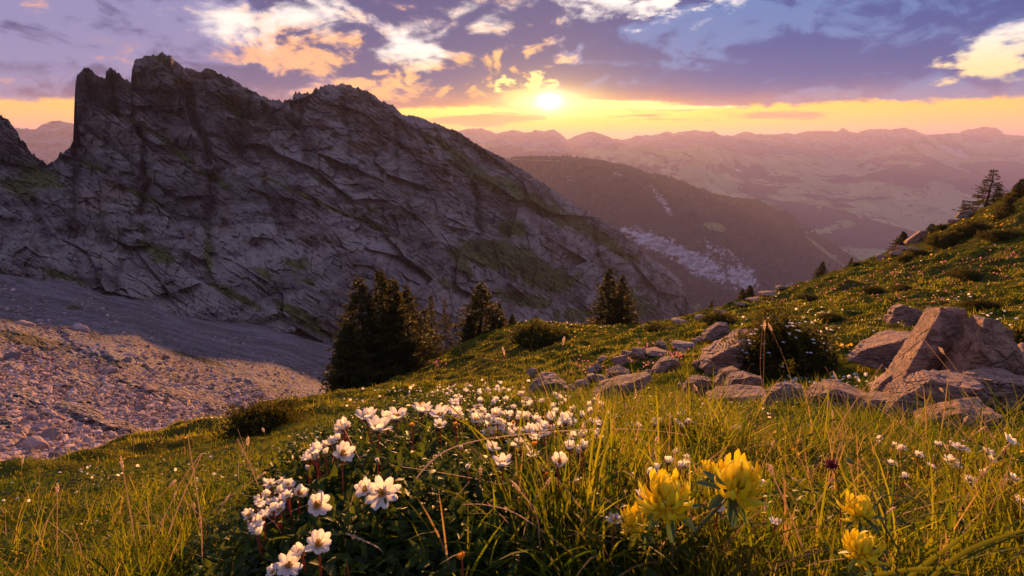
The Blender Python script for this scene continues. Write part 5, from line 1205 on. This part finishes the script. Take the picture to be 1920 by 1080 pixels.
FLO = [floret(i) for i in range(5)]
def bract_mesh(seed):
    g = np.random.default_rng(seed); v, f = petal_geo(.017, .0055, -.3, .1, 0, 6, 3, 0); return mesh('bract', v, [f], M['bract'])
BRA = bract_mesh(1)
def vetch(px, py, wpx, axis, base, label, n=34):
    n = int(n * 1.8)
    """axis: direction the head faces; base: photo pixel where the stem goes into the turf"""
    P = hit_h(px, py, .055)[0] if base[2] is None else at(px, py, base[2]); m = float(pxm(P)); sc = wpx * m / .031
    e = bpy.data.objects.new('yellow_vetch', None); COL.objects.link(e); e.location = P; tag(e, label, 'flower', 'yellow vetch heads in the foreground')
    A = Vector(axis).normalized(); qa = A.to_track_quat('Z', 'Y')
    for i in range(n):
        f = (i + .5) / n; th = math.acos(1 - 1.2 * f) + rs_.uniform(-.15, .15); ph = i * 2.39996 + rs_.uniform(-.25, .25)
        d = Vector((math.sin(th) * math.cos(ph), math.sin(th) * math.sin(ph), math.cos(th)))
        o = bpy.data.objects.new('floret', FLO[i % 5]); COL.objects.link(o); o.parent = e
        dd = qa @ d; q = dd.to_track_quat('Z', 'Y'); o.rotation_euler = q.to_euler(); o.location = dd * .0035 * sc; o.scale = (sc * rs_.uniform(.68, 1.15),) * 3
    for i in range(7):
        o = bpy.data.objects.new('bract', BRA); COL.objects.link(o); o.parent = e; ph = i * .9
        d = qa @ Vector((math.cos(ph) * .8, math.sin(ph) * .8, -.25)); o.rotation_euler = d.to_track_quat('X', 'Z').to_euler(); o.location = -(qa @ Vector((0, 0, 1))) * .004 * sc; o.scale = (sc,) * 3
    g = hit(base[0], base[1])[0]; C = np.zeros((10, 3)); t = np.linspace(0, 1, 10)[:, None]; p0 = np.array(-(A * .003)); p3 = g - P; p1 = p0 - np.array(A) * .02
    C = (1 - t) ** 2 * p0 + 2 * t * (1 - t) * (p1 + [0, 0, -.01]) + t ** 2 * p3
    S = Soup(); tubes(S, C[None], np.full((1, 10), .0011 * sc), 7, tint=.5); o = obj('stem', S.mesh('stem', M['greenstem']), e)
vetch(1250, 942, 104, (-.35, -.25, .85), (1262, 1075, .40), 'large yellow head in the lower middle, its green bracts towards the viewer', 40)
vetch(1196, 985, 66, (-.8, -.1, .35), (1212, 1076, .41), 'smaller yellow head drooping left of the large one', 26)
vetch(1378, 916, 108, (.35, -.15, .55), (1225, 1078, .43), 'highest yellow head, leaning right on a thick slanting stem', 40)
vetch(1332, 888, 44, (-.3, .1, .9), (1350, 985, .50), 'small yellow head peeping behind the highest one', 18)
vetch(1612, 962, 66, (-.55, -.1, .75), (1665, 1078, .42), 'upper yellow head of the pair at the lower right', 32)
vetch(1616, 1034, 74, (-.45, -.3, .7), (1640, 1078, .38), 'lower yellow head of the pair at the lower right, leafy below', 32)

# ------------------------------------------------------------------ single stalks, seed heads and long blades in front
def seedhead(seed, L=.03, w=.004, n=60):
    g = np.random.default_rng(seed); S = Soup(); t = g.random(n); a = g.uniform(0, 6.28, n); P = np.stack([0 * t, 0 * t, -t * L], -1)
    d = nrm(np.stack([np.cos(a), np.sin(a), g.uniform(.8, 1.8, n)], -1)); l = w * np.sin(np.pi * (t * .9 + .05))[:, None] * g.uniform(.8, 1.5, (n, 1)); sd = nrm(np.cross(d, [0, 0, 1])) * l * .3
    S.add(np.stack([P, P + d * l * .5 - sd, P + d * l, P + d * l * .5 + sd], 1), [(0, 1, 2, 3)], tint=.5); return S
SEED = [seedhead(i).mesh('seed_head', M['straw'], smooth=False) for i in range(3)]
def stalk(ptsl, Y, label, r=.0009, mat='straw', head=True, name='dry_stalk', cat='stalk', group='dry grass stalks in the foreground', headm=None, hs=1.0):
    """ptsl: photo pixels from root to tip; Y: forward distance(s) of the root and tip"""
    Y0, Y1 = Y if isinstance(Y, tuple) else (Y, Y); n = len(ptsl)
    if Y0 is None:
        g = hit(*ptsl[0])[0]; Y0 = g[1]; Y1 = Y0 * (Y1 or .97)
    K = np.array([at(a, b, Y0 + (Y1 - Y0) * i / (n - 1)) for i, (a, b) in enumerate(ptsl)])
    t = np.linspace(0, n - 1, 20); C = np.stack([np.interp(t, np.arange(n), K[:, i]) for i in range(3)], -1)
    for _ in range(6): C[1:-1] = (C[:-2] + C[2:] + 2 * C[1:-1]) / 4
    root = C[0].copy(); S = Soup(); tubes(S, (C - root)[None], np.linspace(r, r * .45, 20)[None], 5, tint=.5)
    o = obj(name, S.mesh(name, M[mat]), loc=root, label=label, cat=cat, group=group)
    if head:
        h = bpy.data.objects.new('seed_head', headm or SEED[rs_.randrange(3)]); COL.objects.link(h); h.parent = o; h.location = C[-1] - root
        h.rotation_euler = Vector(C[-1] - C[-4]).to_track_quat('Z', 'Y').to_euler(); s = hs * max(1, Y0 / .8); h.scale = (s, s, s)
    return o
stalk([(775, 905), (800, 868), (835, 838), (900, 822), (990, 812), (1130, 802), (1220, 803), (1290, 816)], (.50, .62), 'long arching dry stalk crossing the white flowers', head=False)
stalk([(1130, 960), (1040, 935), (930, 905), (840, 888), (752, 875)], (.55, .50), 'straight dry stalk lying below the cream bloom', .0006, head=False)
stalk([(1120, 1075), (1010, 990), (960, 955), (900, 944), (868, 946)], (.42, .42), 'curved dry stalk beside the long green blades at the bottom', .0007, head=False)
for i, (pl, w) in enumerate([([(108, 1075), (107, 1000), (108, 905)], 'upright one near the left edge'), ([(290, 1078), (330, 960), (379, 850)], 'pale slanting one, brightest on the left'), ([(232, 1075), (300, 990), (340, 900), (376, 852)], 'long one crossing the pale slanting one'), ([(262, 1078), (245, 960), (226, 855)], 'leaning left behind the pale slanting one'),
        ([(160, 1078), (150, 1020), (135, 985)], 'short bent one near the left edge'), ([(380, 1078), (378, 980), (352, 815)], 'thin tall one above the juniper slope'), ([(465, 880), (464, 850), (465, 818)], 'thin vertical one left of the white rim'), ([(300, 1060), (285, 1000), (272, 940)], 'short one among the crossing stalks'), ([(400, 1060), (470, 1000), (560, 950), (620, 935)], 'long low one pointing right into the cushion'), ([(350, 1010), (430, 930), (500, 885)], 'faint one reaching the left rim'),
        ([(300, 1078), (420, 1000), (470, 960)], 'curved one at the bottom left'), ([(60, 1078), (75, 1000), (110, 935)], 'greenish one leaning right at the left edge'), ([(200, 1000), (290, 940), (330, 900)], 'thin one in the middle of the left turf')]):
    stalk(pl, (None, .96), 'dry grass stalk, ' + w, .0009 if i != 1 else .0013, head=i % 3 == 0)
for i, (pl, w) in enumerate([([(1430, 770), (1432, 690), (1434, 600)], 'tall upright one before the cushioned rock'), ([(1436, 765), (1424, 690), (1431, 590)], 'twin of the tall upright one before the cushioned rock'), ([(1500, 760), (1470, 670), (1440, 605)], 'curving right of the tall upright pair'), ([(1550, 860), (1590, 770), (1655, 682)], 'pale slanting one left of the big pile'), ([(1700, 735), (1704, 700), (1706, 660)], 'thin vertical one across the pile'),
        ([(1880, 850), (1800, 720), (1735, 640)], 'long one slanting left across the split boulder'), ([(1900, 830), (1830, 740), (1760, 650)], 'second long one slanting left across the split boulder'), ([(1790, 870), (1700, 800), (1600, 735)], 'low one slanting left before the pile'), ([(1850, 850), (1760, 770), (1660, 690)], 'faint one slanting left before the pile'), ([(1560, 950), (1560, 880), (1590, 800)], 'rusty one in the middle of the right turf'),
        ([(1780, 990), (1830, 900), (1895, 830)], 'pale one rising to the right edge'), ([(1830, 1020), (1860, 950), (1885, 890)], 'short one near the right edge'), ([(1500, 960), (1470, 900), (1440, 870)], 'short bent one behind the yellow heads'), ([(1310, 1010), (1270, 900), (1262, 845)], 'white bleached one right above the large yellow head'), ([(1520, 1070), (1480, 960), (1440, 870)], 'thick pale one right of the highest yellow head'), ([(1490, 1010), (1560, 900), (1575, 830)], 'rusty leaning one in the lower middle'),
        ([(1380, 850), (1330, 770), (1300, 720)], 'thin one in front of the layered stone'), ([(1420, 800), (1380, 750), (1345, 720)], 'thin one in front of the split grey stone'), ([(1200, 860), (1196, 790), (1192, 730)], 'rusty upright one before the long pale slab'), ([(1180, 850), (1176, 790), (1172, 755)], 'short rusty one before the long pale slab'), ([(1095, 830), (1105, 780), (1124, 735)], 'straight one left of the long pale slab'), ([(1620, 1000), (1700, 960), (1800, 930)], 'low bent one behind the lower right pair'),
        ([(960, 735), (955, 700), (942, 650)], 'thin one before the knoll'), ([(905, 740), (880, 700), (858, 640)], 'faint tall one before the broad olive spruce'), ([(1060, 720), (1050, 680), (1058, 630)], 'pinkish blurred one before the saddle'), ([(1010, 700), (1000, 660), (985, 630)], 'thin one right of the knoll')]):
    stalk(pl, (None, .93), 'dry grass stalk, ' + w, .0012 if w.startswith(('white', 'thick', 'pale')) else .0009, head=i % 2 == 0, hs=.8)
for i in range(110):
    px = rs_.uniform(0, 1900); py = rs_.uniform(860, 1070) if px < 1100 else rs_.uniform(790, 1060); 
    if inpoly(np.array([px]), np.array([py]), CUSHION)[0] and rs_.random() < .8: continue
    hgt = rs_.uniform(60, 150); ln = rs_.uniform(-90, 90); c = rs_.uniform(-20, 20)
    stalk([(px, py), (px + ln * .35 + c, py - hgt * .6), (px + ln, py - hgt)], (None, rs_.uniform(.9, 1.02)), 'thin dry grass stalk leaning ' + ('left' if ln < -15 else 'right' if ln > 15 else 'hardly at all') + ' in the ' + ('left turf' if px < 560 else 'lower middle grass' if px < 1200 else 'right hand grass'), rs_.uniform(.0005, .0009), head=rs_.random() < .5, hs=.7)
# the dark red bud on its long stem, and the drooping pair of buds
th = Soup(); g_ = np.random.default_rng(5); n = 90; a = g_.uniform(0, 6.28, n); e_ = g_.uniform(.5, 1.5, n); d = np.stack([np.cos(a) * np.cos(e_), np.sin(a) * np.cos(e_), np.sin(e_)], -1); tubes(th, d[:, None] * np.array([0, .006, .0105])[None, :, None], np.broadcast_to([.0009, .0006, .0002], (n, 3)), 4, tint=.5)
THM = th.mesh('seed_head', M['purple'])
stalk([(1578, 1000), (1574, 930), (1570, 900), (1561, 876)], (.52, .50), 'slender dark red stem with a purple bristly bud above the lower right pair', .0009, 'redstem', True, 'purple_bud_stem', 'flower stem', None, THM)
stalk([(1663, 1045), (1661, 960), (1648, 910), (1622, 880), (1600, 868)], (.47, .50), 'green stem arching left to a drooping fuzzy bud beside the purple one', .0010, 'greenstem', True, 'nodding_bud_stem', 'flower stem', None, BUDG, 1.0)
stalk([(1690, 1040), (1640, 960), (1645, 930), (1680, 924), (1725, 938), (1740, 960)], (.46, .50), 'yellow green stem bowed like a hook beside the upper yellow head', .0011, 'greenstem', False, 'hooked_stem', 'flower stem', None)
# broad green blades at the very front
def broad(ptsl, Y, w, label):
    n = len(ptsl); K = np.array([at(a, b, Y[0] + (Y[1] - Y[0]) * i / (n - 1)) for i, (a, b) in enumerate(ptsl)]); t = np.linspace(0, n - 1, 24); C = np.stack([np.interp(t, np.arange(n), K[:, i]) for i in range(3)], -1)
    for _ in range(10): C[1:-1] = (C[:-2] + C[2:] + 2 * C[1:-1]) / 4
    T = nrm(np.gradient(C, axis=0)); sd = nrm(np.cross(T, nrm(-C) + [.3, 0, .4])); k = np.linspace(0, 1, 24)[:, None]; ww = w / 2 * np.clip((1 - k) * 3, 0, 1) ** .7 * (.75 + .25 * np.sin(k * 3))
    up_ = np.cross(sd, T); V = np.stack([C - sd * ww, C + up_ * ww * -.35, C + sd * ww], 1).reshape(-1, 3); root = C[0].copy()
    me = mesh('broad_blade', V - root, [gridf(24, 3)], M['grass'], attrs={'tint': ('POINT', np.full(len(V), .35)), 'dry': ('POINT', np.full(len(V), .05))})
    obj('broad_blade', me, loc=root, label=label, cat='grass blade', group='broad green blades in the foreground')
broad([(1700, 1130), (1740, 1090), (1800, 1035), (1880, 1005), (1990, 975)], (.36, .42), .0042, 'broadest blade sweeping to the right edge at the bottom')
broad([(1660, 1150), (1690, 1110), (1700, 1080), (1790, 1020), (1850, 965)], (.37, .40), .0038, 'broad blade rising right above the broadest one')
broad([(1500, 1130), (1620, 1080), (1760, 1060), (1870, 1100)], (.38, .38), .0038, 'low arching blade at the bottom right')
for pl, w in [([(890, 1130), (905, 1050), (880, 960)], 'leftmost of the tall blades at the bottom centre'), ([(950, 1130), (925, 1060), (850, 990)], 'blade leaning left at the bottom centre'), ([(960, 1130), (970, 1050), (1020, 950)], 'tall blade leaning right at the bottom centre'), ([(1000, 1130), (1030, 1020), (1012, 900)], 'tallest blade right of the bottom centre'),
        ([(1050, 1130), (1080, 1020), (1110, 930)], 'blade left of the drooping yellow head'), ([(1330, 1130), (1345, 1020), (1315, 940)], 'upright blade under the highest yellow head'), ([(1300, 1130), (1390, 1060), (1400, 1010)], 'broad folded blade below the highest yellow head'), ([(1430, 1130), (1400, 1060), (1420, 1000)], 'short blade right of the folded one'), ([(1150, 1130), (1060, 1060), (1010, 1035)], 'blade bent left at the bottom')]:
    broad(pl, (.36, .46), .0048, w)

# ------------------------------------------------------------------ far farmhouses in the valley
def house_mesh():
    w = np.array([(-1, -.7, 0), (1, -.7, 0), (1, .7, 0), (-1, .7, 0), (-1, -.7, 1), (1, -.7, 1), (1, .7, 1), (-1, .7, 1), (-1, 0, 1.6), (1, 0, 1.6)], float)
    wall = mesh('wall', w, [[(0, 1, 5, 4), (1, 2, 6, 5), (2, 3, 7, 6), (3, 0, 4, 7)], [(4, 7, 8), (5, 9, 6)]], M['petal'], smooth=False)
    r = np.array([(-1.15, -.9, .86), (1.15, -.9, .86), (1.15, 0, 1.66), (-1.15, 0, 1.66), (1.15, .9, .86), (-1.15, .9, .86)], float)
    return wall, mesh('roof', r, [[(0, 1, 2, 3), (3, 2, 4, 5)]], M['calyx'], smooth=False)
HW, HR = house_mesh()
dg = bpy.context.evaluated_depsgraph_get(); dg.update()
for px, py in [(1740, 357), (1735, 353), (1748, 371), (1762, 362), (1790, 363), (1580, 323), (1540, 372), (1530, 378), (1545, 381), (1552, 379), (1536, 394), (1742, 393), (1750, 394), (1680, 397), (1688, 398), (1618, 402), (1730, 410), (1582, 465), (1588, 466), (1610, 478), (1616, 480), (1622, 476), (1606, 479), (1512, 437), (1520, 435), (1380, 353), (1565, 482)]:
    d = Vector(at(px, py, 1.0)).normalized(); ok, loc, nor, ix, ob, mt = scene.ray_cast(dg, Vector((0, 0, 0)) + d * 1500, d, distance=20000)
    if not ok or loc.length < 3000: continue
    e = bpy.data.objects.new('farmhouse', None); COL.objects.link(e); e.location = loc; s = rs_.uniform(9, 15); e.scale = (s, s, s); e.rotation_euler = (0, 0, rs_.uniform(0, 3.14))
    tag(e, 'tiny pale farmhouse among the far valley pastures', 'house', 'farmhouses in the far valley'); obj('wall', HW, e); obj('roof', HR, e)
